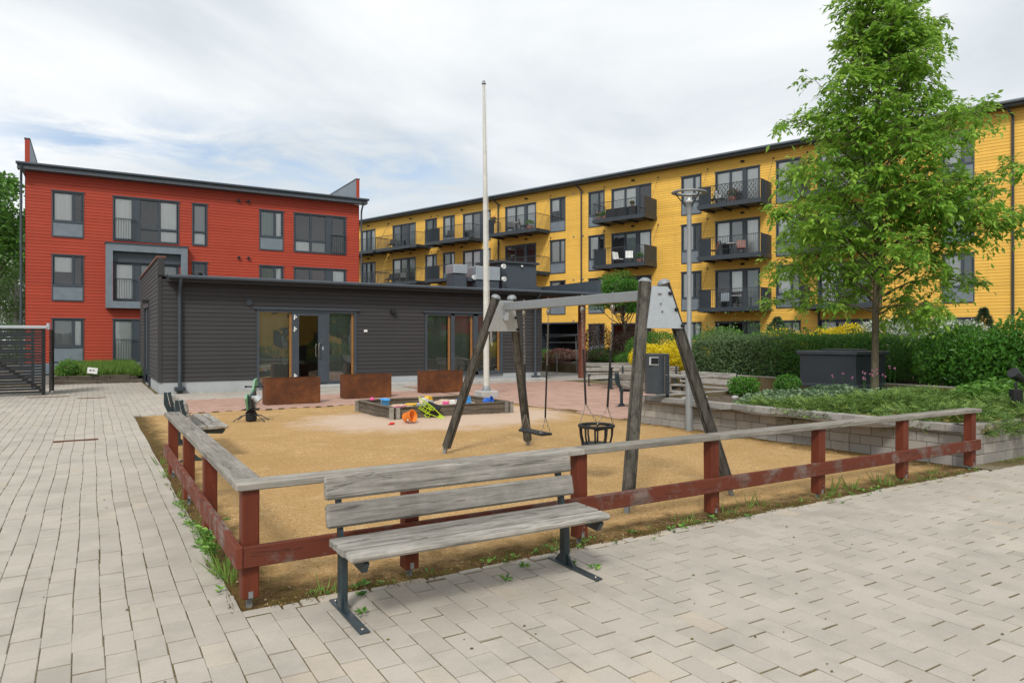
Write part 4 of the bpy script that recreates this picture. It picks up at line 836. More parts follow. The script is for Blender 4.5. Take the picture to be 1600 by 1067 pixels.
def make_table(label):
    r=empty('picnic_table',(0,0,0),label=label,cat='table',group='picnic tables by the hedge')
    for i in range(5): y=-.36+i*.145; MB().box(-.9,.9,y,y+.138,.70,.742,.008).build('table_plank',M['bench_wood'],r)
    for x in (-.55,.55):
        m=MB(); m.box(x-.045,x+.045,-.045,.045,.012,.66,.008); m.box(x-.04,x+.04,-.30,.30,.66,.70,.006); m.box(x-.05,x+.05,-.33,.33,0,.014); m.prism([(-.2,.014),(-.04,.014),(-.04,.07)],x-.01,x+.01,'x'); m.prism([(.04,.014),(.2,.014),(.04,.07)],x-.01,x+.01,'x'); m.build('leg',M['green_black'],r)
    return r
t1=put(make_table('left picnic table, the farther one, beside the brown canopy post'),*W(3.75,22.5),a); put(copy_tree(t1),12.0,12.3,R(90),'right picnic table, the nearer one, behind the litter bin and lamp post')

# ------------------------------------------------------------------ swing set
def gpost(a,b,r):
    a=Vector(a);b=Vector(b);d=(b-a).normalized();u=d.cross(Vector((0,1,0))).normalized();w_=d.cross(u); n=32; m=MB(); prof=[r*(.40 if k%8==0 else 1.0) for k in range(n)]
    for q in range(2):
        pass
    vs=[p+(u*math.cos(2*PI*k/n+.1)+w_*math.sin(2*PI*k/n+.1))*prof[k] for p in (a,b) for k in range(n)]
    m.add(vs,[(k,(k+1)%n,n+(k+1)%n,n+k) for k in range(n)]); m.add(vs[:n],[tuple(range(n))]); m.add(vs[n:],[tuple(range(n))]); return m,d
def chain(m,a,b,ll=.034,wd=.011,r=.0028):
    a=Vector(a);b=Vector(b);d=(b-a);L_=d.length;d.normalize();n=max(1,int(L_/(ll*.80)));u=d.orthogonal().normalized();w_=d.cross(u)
    for i in range(n):
        c=a+d*(L_*(i+.5)/n); s=u if i%2 else w_; pts=[c+d*(ll*.5*math.cos(t)*(1 if abs(math.cos(t))>.5 else 1))+s*(wd*math.sin(t)) for t in [k*PI/4 for k in range(8)]]; m.tube(pts,r,4,closed=True,smooth=False)
def swing_set():
    s=empty('swing_frame',(4.96,6.9,0),label='swing frame of four dark timber posts with grey steel head plates and a steel beam',cat='swing frame')
    for vf,vt,zt in ((4.98,5.37,2.17),(8.88,8.42,2.17)):
        for uf,ut in ((4.26,4.83),(5.66,5.09)):
            d=(Vector((ut,vt,zt))-Vector((uf,vf,0))).normalized(); f0=Vector((uf,vf,0))+d*.09
            m,_=gpost(f0,(ut,vt,zt),.064); p=m.build('post',M['swing_wood'],s)
            m=MB(); m.tube([Vector((ut,vt,zt)),Vector((ut,vt,zt))+d*.02,Vector((ut,vt,zt))+d*.045,Vector((ut,vt,zt))+d*.055],[.067,.067,.045,.01],20); m.build('post_cap',M['galv'],p)
            m=MB(); m.tube([f0-d*.12,f0+d*.02],.028,10).box(f0.x-.05,f0.x+.05,f0.y-.012,f0.y+.012,f0.z-.03,f0.z+.03); m.build('foot',M['galv'],p)
        sg=1 if vf<6 else -1; k=(vt-vf)/zt
        def pl(u,z,o): return (u,vf+k*z-.03*0+o,z)
        m=MB(); pts=[(4.72,1.71),(5.215,1.71),(5.105,2.10),(5.07,2.14),(4.86,2.14)]
        o1=-.068*sg if vf<6 else .0
        for off in ((-.072,-.064),) : 
            vs=[pl(u,z,off[0]) for u,z in pts]+[pl(u,z,off[1]) for u,z in pts]; n=len(pts); m.add(vs,[tuple(range(n)),tuple(range(n,2*n))[::-1]]+[(i,(i+1)%n,n+(i+1)%n,n+i) for i in range(n)])
        pm=m.build('head_plate',M['galv_light'],s)
        for t in (.0,.5,1.):
            u=5.085+.115*t; z=2.07-.33*t; p0=Vector(pl(u,z,-.074)); MB().tube([p0,p0+Vector((0,-.022,0)),p0+Vector((0,-.03,0))],[.021,.019,.008],12).build('bolt_cover',M['rubber'],pm)
        for u,z in ((4.93,2.06),(4.955,2.06),(4.94,1.96),(4.945,1.88)): p0=Vector(pl(u,z,-.074)); MB().tube([p0,p0+Vector((0,-.014,0))],.008,6).build('bolt',M['chain'],pm)
    m=MB(); m.box(4.925,4.995,5.29,8.36,2.0,2.11,.006); bm=m.build('beam',M['galv'],s)
    for v in (5.42,8.36): MB().prism([(v-.05,1.86),(v+.05,1.86),(v+.10,2.0),(v-.10,2.0)],4.95,4.97,'x').build('gusset',M['galv_light'],bm)
    def hang(v,root):
        m=MB(); m.lathe([(.012,.05),(.022,.03),(.026,0),(.02,-.03),(.010,-.045)],(4.96,v,1.945),12); m.tube([(4.96,v,2.0),(4.96,v,2.13)],.008,6); return m
    # flat seat swing
    fs=empty('flat_swing',(4.96,7.6,1.9),label='swing with a flat black rubber seat, hanging nearer the far end of the frame',cat='swing')
    for vt,vb in ((7.89,7.85),(7.31,7.38)):
        hang(vt,fs).build('hanger',M['chain'],fs); m=MB(); mid=(4.96,vt+(vb-vt)*.45,1.27); low=(4.96,vb,.60); chain(m,(4.96,vt,1.90),mid); m.build('chain',M['chain'],fs)
        for du in (-.07,.07): m=MB(); chain(m,low,(4.96+du,vb+.01*(1 if vb>7.6 else -1),.41)); m.build('seat_chain',M['chain'],fs)
        pass; MB().tube([mid,low],.0115,8).build('chain_sleeve',M['rubber'],fs)
    m=MB(); m.box(4.87,5.05,7.34,7.90,.375,.405,.012).box(4.92,5.0,7.30,7.36,.385,.415,.008).box(4.92,5.0,7.88,7.94,.385,.415,.008); m.build('seat',M['rubber'],fs)
    ts=empty('toddler_swing',(4.96,6.33,1.9),label='swing with a round black caged toddler seat, hanging nearer the bench',cat='swing')
    for vt,vb in ((6.60,6.53),(6.04,6.13)):
        hang(vt,ts).build('hanger',M['chain'],ts); m=MB(); mid=(4.96,vt+(vb-vt)*.33,1.48); low=(4.96,vb,.84); chain(m,(4.96,vt,1.90),mid); m.build('chain',M['chain'],ts)
        for du in (-.12,.12): m=MB(); chain(m,low,(4.96+du,6.33+(.155 if vb>6.33 else -.155),.635)); m.build('seat_chain',M['chain'],ts)
        pass; MB().tube([mid,low],.0125,8).build('chain_sleeve',M['rubber'],ts)
    c=(4.96,6.33); m=MB(); m.tube([(c[0]+.195*math.cos(t),c[1]+.195*math.sin(t),.61) for t in [k*PI/14 for k in range(28)]],.019,8,closed=True)
    m.lathe([(.02,.385),(.15,.385),(.175,.39),(.175,.41),(.02,.405)],(c[0],c[1],0),24)
    for k in range(10):
        t=k*2*PI/10+.2; m.tube([(c[0]+.19*math.cos(t),c[1]+.19*math.sin(t),.60),(c[0]+.185*math.cos(t),c[1]+.185*math.sin(t),.5),(c[0]+.16*math.cos(t),c[1]+.16*math.sin(t),.40)],[.013,.011,.013],6)
    m.tube([(c[0],c[1]-.18,.60),(c[0],c[1],.56),(c[0],c[1]+.18,.60)],.014,8); m.build('cage_seat',M['rubber'],ts)
swing_set()

# ------------------------------------------------------------------ sandbox and toys
def sandbox():
    s=empty('sandbox',(6.45,14,0),label='square weathered timber sandbox with a rounded dark rim on the gravel',cat='sandbox'); u0,u1,v0,v1=5.08,7.80,12.95,15.02
    for a,b_,ax in (((u0,v0),(u1,v0+.05),'u'),((u0,v1-.05),(u1,v1),'u'),((u0,v0+.05),(u0+.05,v1-.05),'v'),((u1-.05,v0+.05),(u1,v1-.05),'v')):
        for z0,z1 in ((-.02,.11),(.115,.225)): MB().box(a[0],b_[0],a[1],b_[1],z0,z1,.006).build('side_board',M['box_wood_'+ax],s)
    for a in (((u0+.02,v0+.025),(u1-.02,v0+.025)),((u0+.02,v1-.025),(u1-.02,v1-.025)),((u0+.025,v0+.08),(u0+.025,v1-.08)),((u1-.025,v0+.08),(u1-.025,v1-.08))):
        m=MB(); m.beam((a[0][0],a[0][1],.24),(a[1][0],a[1][1],.24),.10,.034,bv=.010); m.build('rim',M['box_wood_u' if a[0][1]==a[1][1] else 'box_wood_v'],s)
    for u,v in ((u0-.03,v0-.03),(u0+.10,v0-.04),(u1-.0,v0-.03),(u1-.13,v0-.04),(u0-.04,v1-.05),(u1,v1-.05)): MB().box(u-.035,u+.04,v-.03,v+.03,-.02,.25,.005).build('corner_post',M['wood_u'],s)
    nu,nv=60,46; U,V=np.meshgrid(np.linspace(u0+.05,u1-.05,nu),np.linspace(v0+.05,v1-.05,nv),indexing='ij'); g=np.random.default_rng(4)
    Z=.09+.02*np.sin(U*5)*np.sin(V*4.3)+.13*np.exp(-(((U-7.0)/.5)**2+((V-14.4)/.3)**2))+.06*np.exp(-(((U-6.0)/.35)**2+((V-14.6)/.3)**2))+g.normal(0,.007,U.shape)+.02*np.sin(U*13+V*7)
    i=np.arange((nu-1)*(nv-1)); a=(i//(nv-1))*nv+i%(nv-1); o=np_mesh('sand',np.stack([U,V,Z],2).reshape(-1,3),np.stack([a,a+nv,a+nv+1,a+1],1),4,None,M['playsand'],s); o.data.polygons.foreach_set('use_smooth',[True]*len(i))
sandbox()
def bucket(u,v,z,mat,label,tilt=(0,0),r=.10,h=.17,handle=True,group='toy buckets'):
    b=empty('toy_bucket',(0,0,0),label=label,cat='bucket',group=group); m=MB(); m.lathe([(r*.72,0),(r*.76,.01),(r*.97,h*.93),(r*1.06,h*.94),(r*1.06,h),(r*.94,h),(r*.74,.02),(.001,.02)],n=20,capt=False); m.build('pail',mat,b)
    if handle: m=MB(); m.tube([(r*1.03*math.cos(t),0,h*.94-r*.9*math.sin(t)) for t in [k*PI/10 for k in range(11)]],.006,6); m.build('handle',M['yel_pl'] if mat!=M['orange_pl'] else M['orange_pl'],b)
    if mat==M['orange_pl']:
        q=MB(); 
        for a_ in (.35,-.35): q.M=Matrix.Rotation(a_+PI*1.45,4,'Z'); q.tube([(r*.88,0,h*.62),(r*.98,0,h*.62)],.022,10)
        q.M=None; q.build('eye_spot',M['white_plastic'],b)
    b.location=(u,v,z); b.rotation_euler=(tilt[0],tilt[1],.4); return b
bucket(5.10,12.35,.115,M['orange_pl'],'orange toy bucket lying on the spilled sand left of the sandbox',(R(75),R(25)),.115,.2)
bucket(5.55,14.62,.12,M['lblue_pl'],'light blue toy bucket standing in the far left corner of the sandbox',(R(8),0),.11,.16)
bucket(7.52,13.62,.20,M['blue_pl'],'dark blue toy bucket tipped on its side in the right part of the sandbox',(R(70),R(50)),.10,.19)
def toys():
    def P(u,v,z,rz=0): return Matrix.Translation((u,v,z))@Matrix.Rotation(rz,4,'Z')
    m=MB(); m.M=P(5.6,13.95,.16,.3)@Matrix.Rotation(-.2,4,'X'); m.tube([(-.2,0,0),(.05,0,.01)],.013,8).box(.04,.20,-.045,.045,-.006,.012,.005); tag(m.build('toy_shovel',M['pink_pl']),'pink toy shovel lying on the sand near the left rim','shovel')
    m=MB(); m.M=P(5.50,13.03,.275,.5); m.lathe([(.02,0),(.10,.004),(.125,.03),(.118,.03),(.095,.010),(.02,.006)],n=20); m.tube([(.11,0,.02),(.2,0,.03)],.01,6); tag(m.build('toy_sieve',M['yel_pl']),'yellow toy sieve resting on the front rim of the sandbox','sieve')
    m=MB(); m.M=P(4.75,12.2,.02,.7); m.tube([(-.07,0,.01),(.02,0,.02)],.012,6).box(.02,.10,-.04,.04,0,.035,.01); tag(m.build('toy_scoop',M['red_pl']),'small red toy scoop on the spilled sand beside the orange bucket','scoop')
    def car(u,v,z,rz,mat,cab,label,L_=.30,hh=.12):
        c=empty('toy_truck',(0,0,0),label=label,cat='toy truck',group='toy vehicles in the sandbox'); m=MB(); m.box(-L_/2,L_/2,-.07,.07,.03,.03+hh*.55,.012); m.prism([(L_*.05,.03+hh*.5),(L_*.48,.03+hh*.5),(L_*.42,.03+hh*1.15),(L_*.08,.03+hh*1.2)],-.062,.062,'y'); m.build('body',mat,c)
        m=MB(); m.prism([(-L_*.48,.03+hh*.56),(-L_*.02,.03+hh*.56),(-L_*.02,.03+hh*.95),(-L_*.52,.03+hh*.98)],-.072,.072,'y'); m.build('cargo_bed',cab,c)
        for x in (-L_*.3,L_*.3):
            for y in (-.075,.075): q=MB(); q.tube([(x,y-.012,.035),(x,y+.012,.035)],.036,14); q.build('wheel',M['rubber'],c)
        c.location=(u,v,z); c.rotation_euler=(.05,-.06,rz)
    car(6.25,13.95,.15,.4,M['yel_pl'],M['white_plastic'],'yellow and white toy truck on top of the sand',.30,.15)
    car(6.0,13.45,.12,.1,M['galv_light'],M['galv_light'],'long grey toy truck just behind the front rim',.42,.13)
    car(6.55,13.4,.13,-.5,M['white_plastic'],M['pink_pl'],'white toy truck between the grey and blue ones',.28,.12)
    car(6.98,13.55,.14,.2,M['lblue_pl'],M['blue_pl'],'blue toy truck at the right of the row',.30,.15)
    g=random.Random(3)
    for i,(u,v,mt,lab) in enumerate([(6.35,13.55,M['galv_light'],'small grey sand mould beside the grey toy truck'),(6.75,13.75,M['orange_pl'],'small orange sand mould behind the blue toy truck'),(5.35,14.85,M['pink_pl'],'pale pink sand mould on the far rim of the sandbox')]):
        m=MB(); m.lathe([(.03,0),(.055,.01),(.05,.05),(.02,.065)],(u,v,.12 if i<2 else .245),8,smooth=False); tag(m.build('sand_mould',mt),lab,'sand mould')
    # lime wheelbarrow tipped against the sandbox
    w_=empty('toy_wheelbarrow',(0,0,0),label='lime green toy wheelbarrow with black tub tipped over against the sandbox front',cat='toy wheelbarrow')
    m=MB()
    for y in (-.11,.11): m.tube([(-.40,y*1.15,.25),(-.05,y,.16),(.28,y*.35,.10)],.013,8); m.tube([(-.02,y,.15),(-.10,y,.0),(.02,y,.0),(.05,y,.14)],.011,6)
    for x in (-.24,-.16,-.08,.0): m.tube([(x,-.12,.16-.2*x*.9),(x,.12,.16-.2*x*.9)],.009,6)
    for y in (-.07,0,.07): m.tube([(-.26,y,.212),(.02,y,.155)],.008,6)
    m.build('frame',M['lime_pl'],w_)
    m=MB(); m.add([(-.12,-.12,.30),(.24,-.14,.34),(.24,.14,.34),(-.12,.12,.30),(-.05,-.07,.17),(.14,-.08,.15),(.14,.08,.15),(-.05,.07,.17)],[(0,1,5,4),(1,2,6,5),(2,3,7,6),(3,0,4,7),(4,5,6,7)]); m.build('tub',M['rubber'],w_)
    q=MB(); q.tube([(.30,-.025,.08),(.30,.025,.08)],.078,18); q.build('wheel',M['lime_pl'],w_)
    w_.location=(5.78,12.70,.12); w_.rotation_euler=(R(-62),R(28),R(-12)); w_.scale=(.85,.85,.85)
toys()

# ------------------------------------------------------------------ spring rider, planters, flagpole, lamp, bin
def rider():
    s=empty('spring_rider',(2.68,14.27,0),label='green spring rider seen edge on, with grey seat and black handlebar, on the gravel',cat='spring rider')
    MI=Matrix.Translation((2.68,14.27,0))@Matrix.Rotation(R(62),4,'Z'); 
    m=MB(); m.M=MI; m.prism([(-.22,.24),(.22,.24),(.30,.45),(.26,.60),(.40,.72),(.36,.82),(.22,.80),(.12,.62),(-.10,.50),(-.26,.56),(-.32,.46)],-.012,.022,'y'); m.build('side_panel',M['green_panel'],s)
    m=MB(); m.M=MI; m.prism([(-.20,.26),(.16,.26),(.2,.5),(.1,.60),(-.22,.50)],-.05,-.013,'y'); m.build('inner_panel',M['dark_metal'],s)
    m=MB(); m.M=MI; m.tube([(.22,-.15,.66),(.22,.17,.66)],.014,8).tube([(.22,-.17,.66),(.22,-.14,.66)],.022,8).tube([(.22,.16,.66),(.22,.19,.66)],.022,8); m.build('handlebar',M['rubber'],s)
    m=MB(); m.M=MI; m.tube([(0,-.06,.27),(-.03,-.10,.34),(-.06,-.13,.43)],.022,8); m.lathe([(.04,0),(.10,.02),(.12,.06),(.08,.085),(.01,.08)],(-.06,.0,.42),16); m.tube([(-.04,-.17,.40),(-.04,-.09,.47)],.085,14); m.build('seat',M['galv_light'],s)
    m=MB(); m.M=MI; m.box(-.16,.16,-.13,.13,.225,.245,.005).lathe([(.085,0),(.10,.03),(.10,.16),(.07,.225)],(0,0,0),14); m.tube([(.10*math.cos(t),.10*math.sin(t),.02+t*.0072) for t in [k*PI/8 for k in range(56)]] ,.013,6); m.build('spring',M['rubber'],s)
    m=MB(); m.M=MI
    for sg in (-1,1):
        for x in (-.06,.06): m.tube([(x,sg*.08,.12),(x*1.2,sg*.16,.115),(x*2.4,sg*.30,.01)],.010,6)
    m.build('ground_leg',M['dark_metal'],s)
rider()
def planter(label):
    p=empty('corten_planter',(0,0,0),label=label,cat='planter',group='rusty steel planters in front of the entrance'); m=MB(); w_,d,h=1.32,.42,.64
    for x0,x1,y0,y1 in ((-w_/2,w_/2,-d/2,-d/2+.02),(-w_/2,w_/2,d/2-.02,d/2),(-w_/2,-w_/2+.02,-d/2+.02,d/2-.02),(w_/2-.02,w_/2,-d/2+.02,d/2-.02)): m.box(x0,x1,y0,y1,.01,h)
    m.box(-w_/2-.004,w_/2+.004,-d/2-.004,-d/2+.035,h-.004,h+.008).box(-w_/2-.004,w_/2+.004,d/2-.035,d/2+.004,h-.004,h+.008).box(-w_/2-.004,-w_/2+.035,-d/2+.035,d/2-.035,h-.004,h+.008).box(w_/2-.035,w_/2+.004,-d/2+.035,d/2-.035,h-.004,h+.008); m.build('box',M['corten'],p)
    MB().box(-w_/2+.02,w_/2-.02,-d/2+.02,d/2-.02,.02,h-.06).build('soil',M['soil'],p); return p
p1=put(planter('leftmost of the three rusty planters, standing by the spring rider'),4.29,17.72,0)
put(copy_tree(p1),6.47,18.45,.0,'middle rusty planter, just left of and behind the sandbox'); put(copy_tree(p1),9.05,19.15,.0,'rightmost rusty planter, behind the sandbox and beside the flagpole')
p1.rotation_euler.z=.0
def flagpole():
    f=empty('flagpole',(9.42,16.95,0),label='tall off-white tapering flagpole on a square concrete foot',cat='flagpole'); c=(9.42,16.95)
    m=MB(); m.box(c[0]-.25,c[0]+.25,c[1]-.25,c[1]+.25,-.02,.17,.02); m.build('foundation',M['concrete'],f)
    m=MB(); m.lathe([(.13,.17),(.13,.19),(.10,.20),(.10,.30),(.085,.31)],(c[0],c[1],0),16); 
    for k in range(6): m.lathe([(.018,.19),(.018,.235)],(c[0]+.115*math.cos(k*PI/3),c[1]+.115*math.sin(k*PI/3),0),6)
    m.build('base_flange',M['galv'],f)
    m=MB(); m.tube([(c[0],c[1],.3),(c[0]-.01,c[1],3),(c[0]-.03,c[1]+.02,6),(c[0]-.06,c[1]+.04,8.68)],[.083,.078,.062,.036],20); m.build('pole',M['white_paint'],f)
    m=MB(); m.lathe([(.03,0),(.06,.01),(.06,.04),(.03,.06),(.045,.09),(.01,.12)],(c[0]-.06,c[1]+.04,8.68),14); m.build('truck_cap',M['brown_post'] if False else M['galv'],f)
    m=MB(); m.tube([(c[0]+.09,c[1]-.05,1.9),(c[0]+.10,c[1]-.07,1.5),(c[0]+.14,c[1]-.08,1.4),(c[0]+.13,c[1]-.07,1.75),(c[0]+.08,c[1]-.05,1.95),(c[0]-.0,c[1]-.01,8.55)],.0045,5); m.build('halyard',M['white_plastic'],f)
flagpole()
def lamp():
    l=empty('street_lamp',(9.01,8.87,0),label='galvanised lamp post with a flat ring shaped head on three arms',cat='street lamp'); c=(9.01,8.87)
    m=MB(); m.lathe([(.066,-.05),(.066,.95),(.062,.99),(.045,1.02),(.041,3.86)],(c[0],c[1],0),20); m.build('pole',M['galv'],l); m=MB(); m.box(c[0]-.045,c[0]+.02,c[1]-.069,c[1]-.055,.42,.80,.004); m.build('access_door',M['galv'],l)
    m=MB(); m.lathe([(.046,3.80),(.048,3.83),(.075,3.98),(.078,4.0)],(c[0],c[1],0),18); h=m.build('head_collar',M['galv'],l)
    m=MB(); m.lathe([(.05,4.0),(.06,4.03),(.02,4.06),(.015,4.09)],(c[0],c[1],0),14); m.build('lens',M['white_plastic'],h)
    m=MB(); T=Matrix.Translation((c[0],c[1],4.18))@Matrix.Rotation(R(2),4,'X'); m.M=T; m.lathe([(.215,-.012),(.30,-.02),(.312,-.005),(.30,.012),(.22,.02),(.212,.01),(.215,-.012)],n=40,capb=False,capt=False); m.build('ring_reflector',M['galv'],l)
    for a_ in (.5,2.6,4.69): m=MB(); m.tube([(c[0]+.06*math.cos(a_),c[1]+.06*math.sin(a_),3.93),(c[0]+.25*math.cos(a_),c[1]+.25*math.sin(a_),4.16)],.011,6); m.build('arm',M['dark_metal'],l)
lamp()
def bin_():
    b=empty('litter_bin',W((1043-800)/1088*13.1,13.1)+(0,),label='dark grey litter bin with a square opening, on a post by the wall corner',cat='litter bin')
    T=Matrix.Translation(b.location)@Matrix.Rotation(-R(31.17),4,'Z'); m=MB(); m.M=T
    m.tube([(.0,0,-.02),(.0,0,1.1)],.032,12); m.build('post',M['dark_metal'],b); m=MB(); m.M=T; m.box(-.07,.07,-.06,.06,0.0,.03,.01).box(-.045,.045,-.045,.045,.42,.45,.005); m.build('foot_clamp',M['galv_light'],b)
    n=10; pts=[(-.41,.11)]+[(-.22+.20*math.cos(t)*-1.0 if False else -.42+.42*(i/n),-.16-.07*math.sin(PI*i/n)) for i,t in enumerate(range(n+1))]+[(.01,.11)]
    m=MB(); m.M=T; m.prism(pts,.585,1.30,'z'); o=m.build('body',M['dark_metal'],b)
    m=MB(); m.M=T; m.prism([(x*1.0-.0,y-.004) for x,y in pts],1.304,1.33,'z'); m.build('lid',M['trim'],b)
    m=MB(); m.M=T; m.box(-.385,-.215,-.236,-.20,1.12,1.27,.004); m.build('opening_frame',M['galv_light'],o); m=MB(); m.M=T; m.box(-.355,-.22,-.242,-.236,1.14,1.255); m.build('opening',M['black_hole'],o)
    m=MB(); m.M=T; m.tube([(-.06,-.17,.94),(-.06,-.20,.94)],.016,10).box(-.105,-.098,-.235,-.15,.6,1.29); m.build('lock',M['chain'],o)
bin_()
def vent_box():
    b=empty('utility_box',(15.0,9.9,.42),label='large dark blue grey metal box with overhanging lid in the tree bed',cat='utility box')
    MB().box(14.42,15.55,9.2,10.62,.50,1.24,.008).build('body',M['dark_metal'],b); MB().box(14.36,15.60,9.14,10.68,1.245,1.33,.012).build('lid',M['trim'],b); MB().box(14.40,15.58,9.17,10.65,.50,.585,.01).box(14.5,15.5,9.3,10.5,.35,.5).build('base_rail',M['trim'],b); MB().box(14.9,15.5,9.6,10.4,1.33,1.37,.01).build('lid_hatch',M['dark_metal'],b)
vent_box()
def spot():
    c=W((1586-800)/1088*10.6,10.6); s=empty('garden_spotlight',(c[0],c[1],.45),label='black garden spotlight tilted up on a box at the right edge of the bed',cat='spotlight'); T=Matrix.Translation((c[0],c[1],0))@Matrix.Rotation(-R(31),4,'Z')
    m=MB(); m.M=T; m.box(-.055,.085,-.06,.06,.42,.84,.006); m.build('box',M['black_metal'],s); m=MB(); m.M=T; m.tube([(.02,0,.84),(.01,0,.93),(.05,0,.98)],.02,8); m.build('bracket',M['black_metal'],s)
    m=MB(); m.M=T; m.tube([(.15,.05,.96),(.10,.03,1.0),(.02,0,1.05),(-.05,-.03,1.09),(-.06,-.034,1.096)],[.035,.06,.078,.088,.08],16); m.build('lamp_head',M['black_metal'],s)
spot()
def carrier():
    c=W((880-800)/1088*33,33); r=empty('cycle_rack',(c[0],c[1],0),label='grey steel canopy frame standing in front of the dark passage in the yellow building',cat='rack'); T=Matrix.Translation((c[0],c[1],0))@Matrix.Rotation(-R(31),4,'Z'); m=MB(); m.M=T
    m.tube([(-.75,0,1.72),(.75,0,1.78)],.035,8).tube([(-.7,0,1.45),(.75,0,1.45)],.02,8).tube([(-.85,-.3,1.8),(-.7,0,1.55)],.02,6).tube([(.6,0,1.75),(.65,0,0)],.03,8).tube([(-.3,0,.9),(-.3,0,0)],.03,8).tube([(.55,-.3,1.75),(.65,0,1.5)],.02,6); m.build('frame',M['galv'],r)
    m=MB(); m.M=T; m.box(-.85,.95,-.4,.3,1.80,1.83); m.build('canopy',M['fascia'],r)
carrier()

# ------------------------------------------------------------------ planting
def compound(P,D,g,ln,n_leaf=7,lw=.36,droop=.5):
    """P attachment points, D rachis directions: pinnate leaves with folded leaflets"""
    n=len(P); D=unit(D); up=np.tile([0,0,1.],(n,1)); S=unit(np.cross(D,up)+1e-4); outV=[];outF=[];T=[]; base=g.random(n); off=0
    for k in range(n_leaf):
        if k==n_leaf-1: t=1.0; side=0
        else: t=.34+.5*(k//2)/((n_leaf-1)/2); side=1 if k%2 else -1
        q=P+D*(ln*t)[:,None]-up*(droop*ln*t*t*.7)[:,None]*g.uniform(.3,1.9,(n,1)); d=unit(D*(1 if side==0 else .55)+S*side*.95-up*(.25+.5*t*droop)[:,None] if np.ndim(droop) else D*(1 if side==0 else .55)+S*side*.95-up*(.30+.45*t))
        d=unit(d+g.normal(size=(n,3))*.16); N_=unit(up+g.normal(size=(n,3))*.35); L_=ln*g.uniform(.50,.68,n)*(1.1 if side==0 else 1); V,F=kites(q,d,N_,L_,L_*lw,.12,.45); outV.append(V);outF.append(F+off);off+=len(V)
        T.append(np.repeat(np.clip(base*.75+g.random(n)*.25,0,1),2))
    return np.concatenate(outV),np.concatenate(outF),np.concatenate(T)
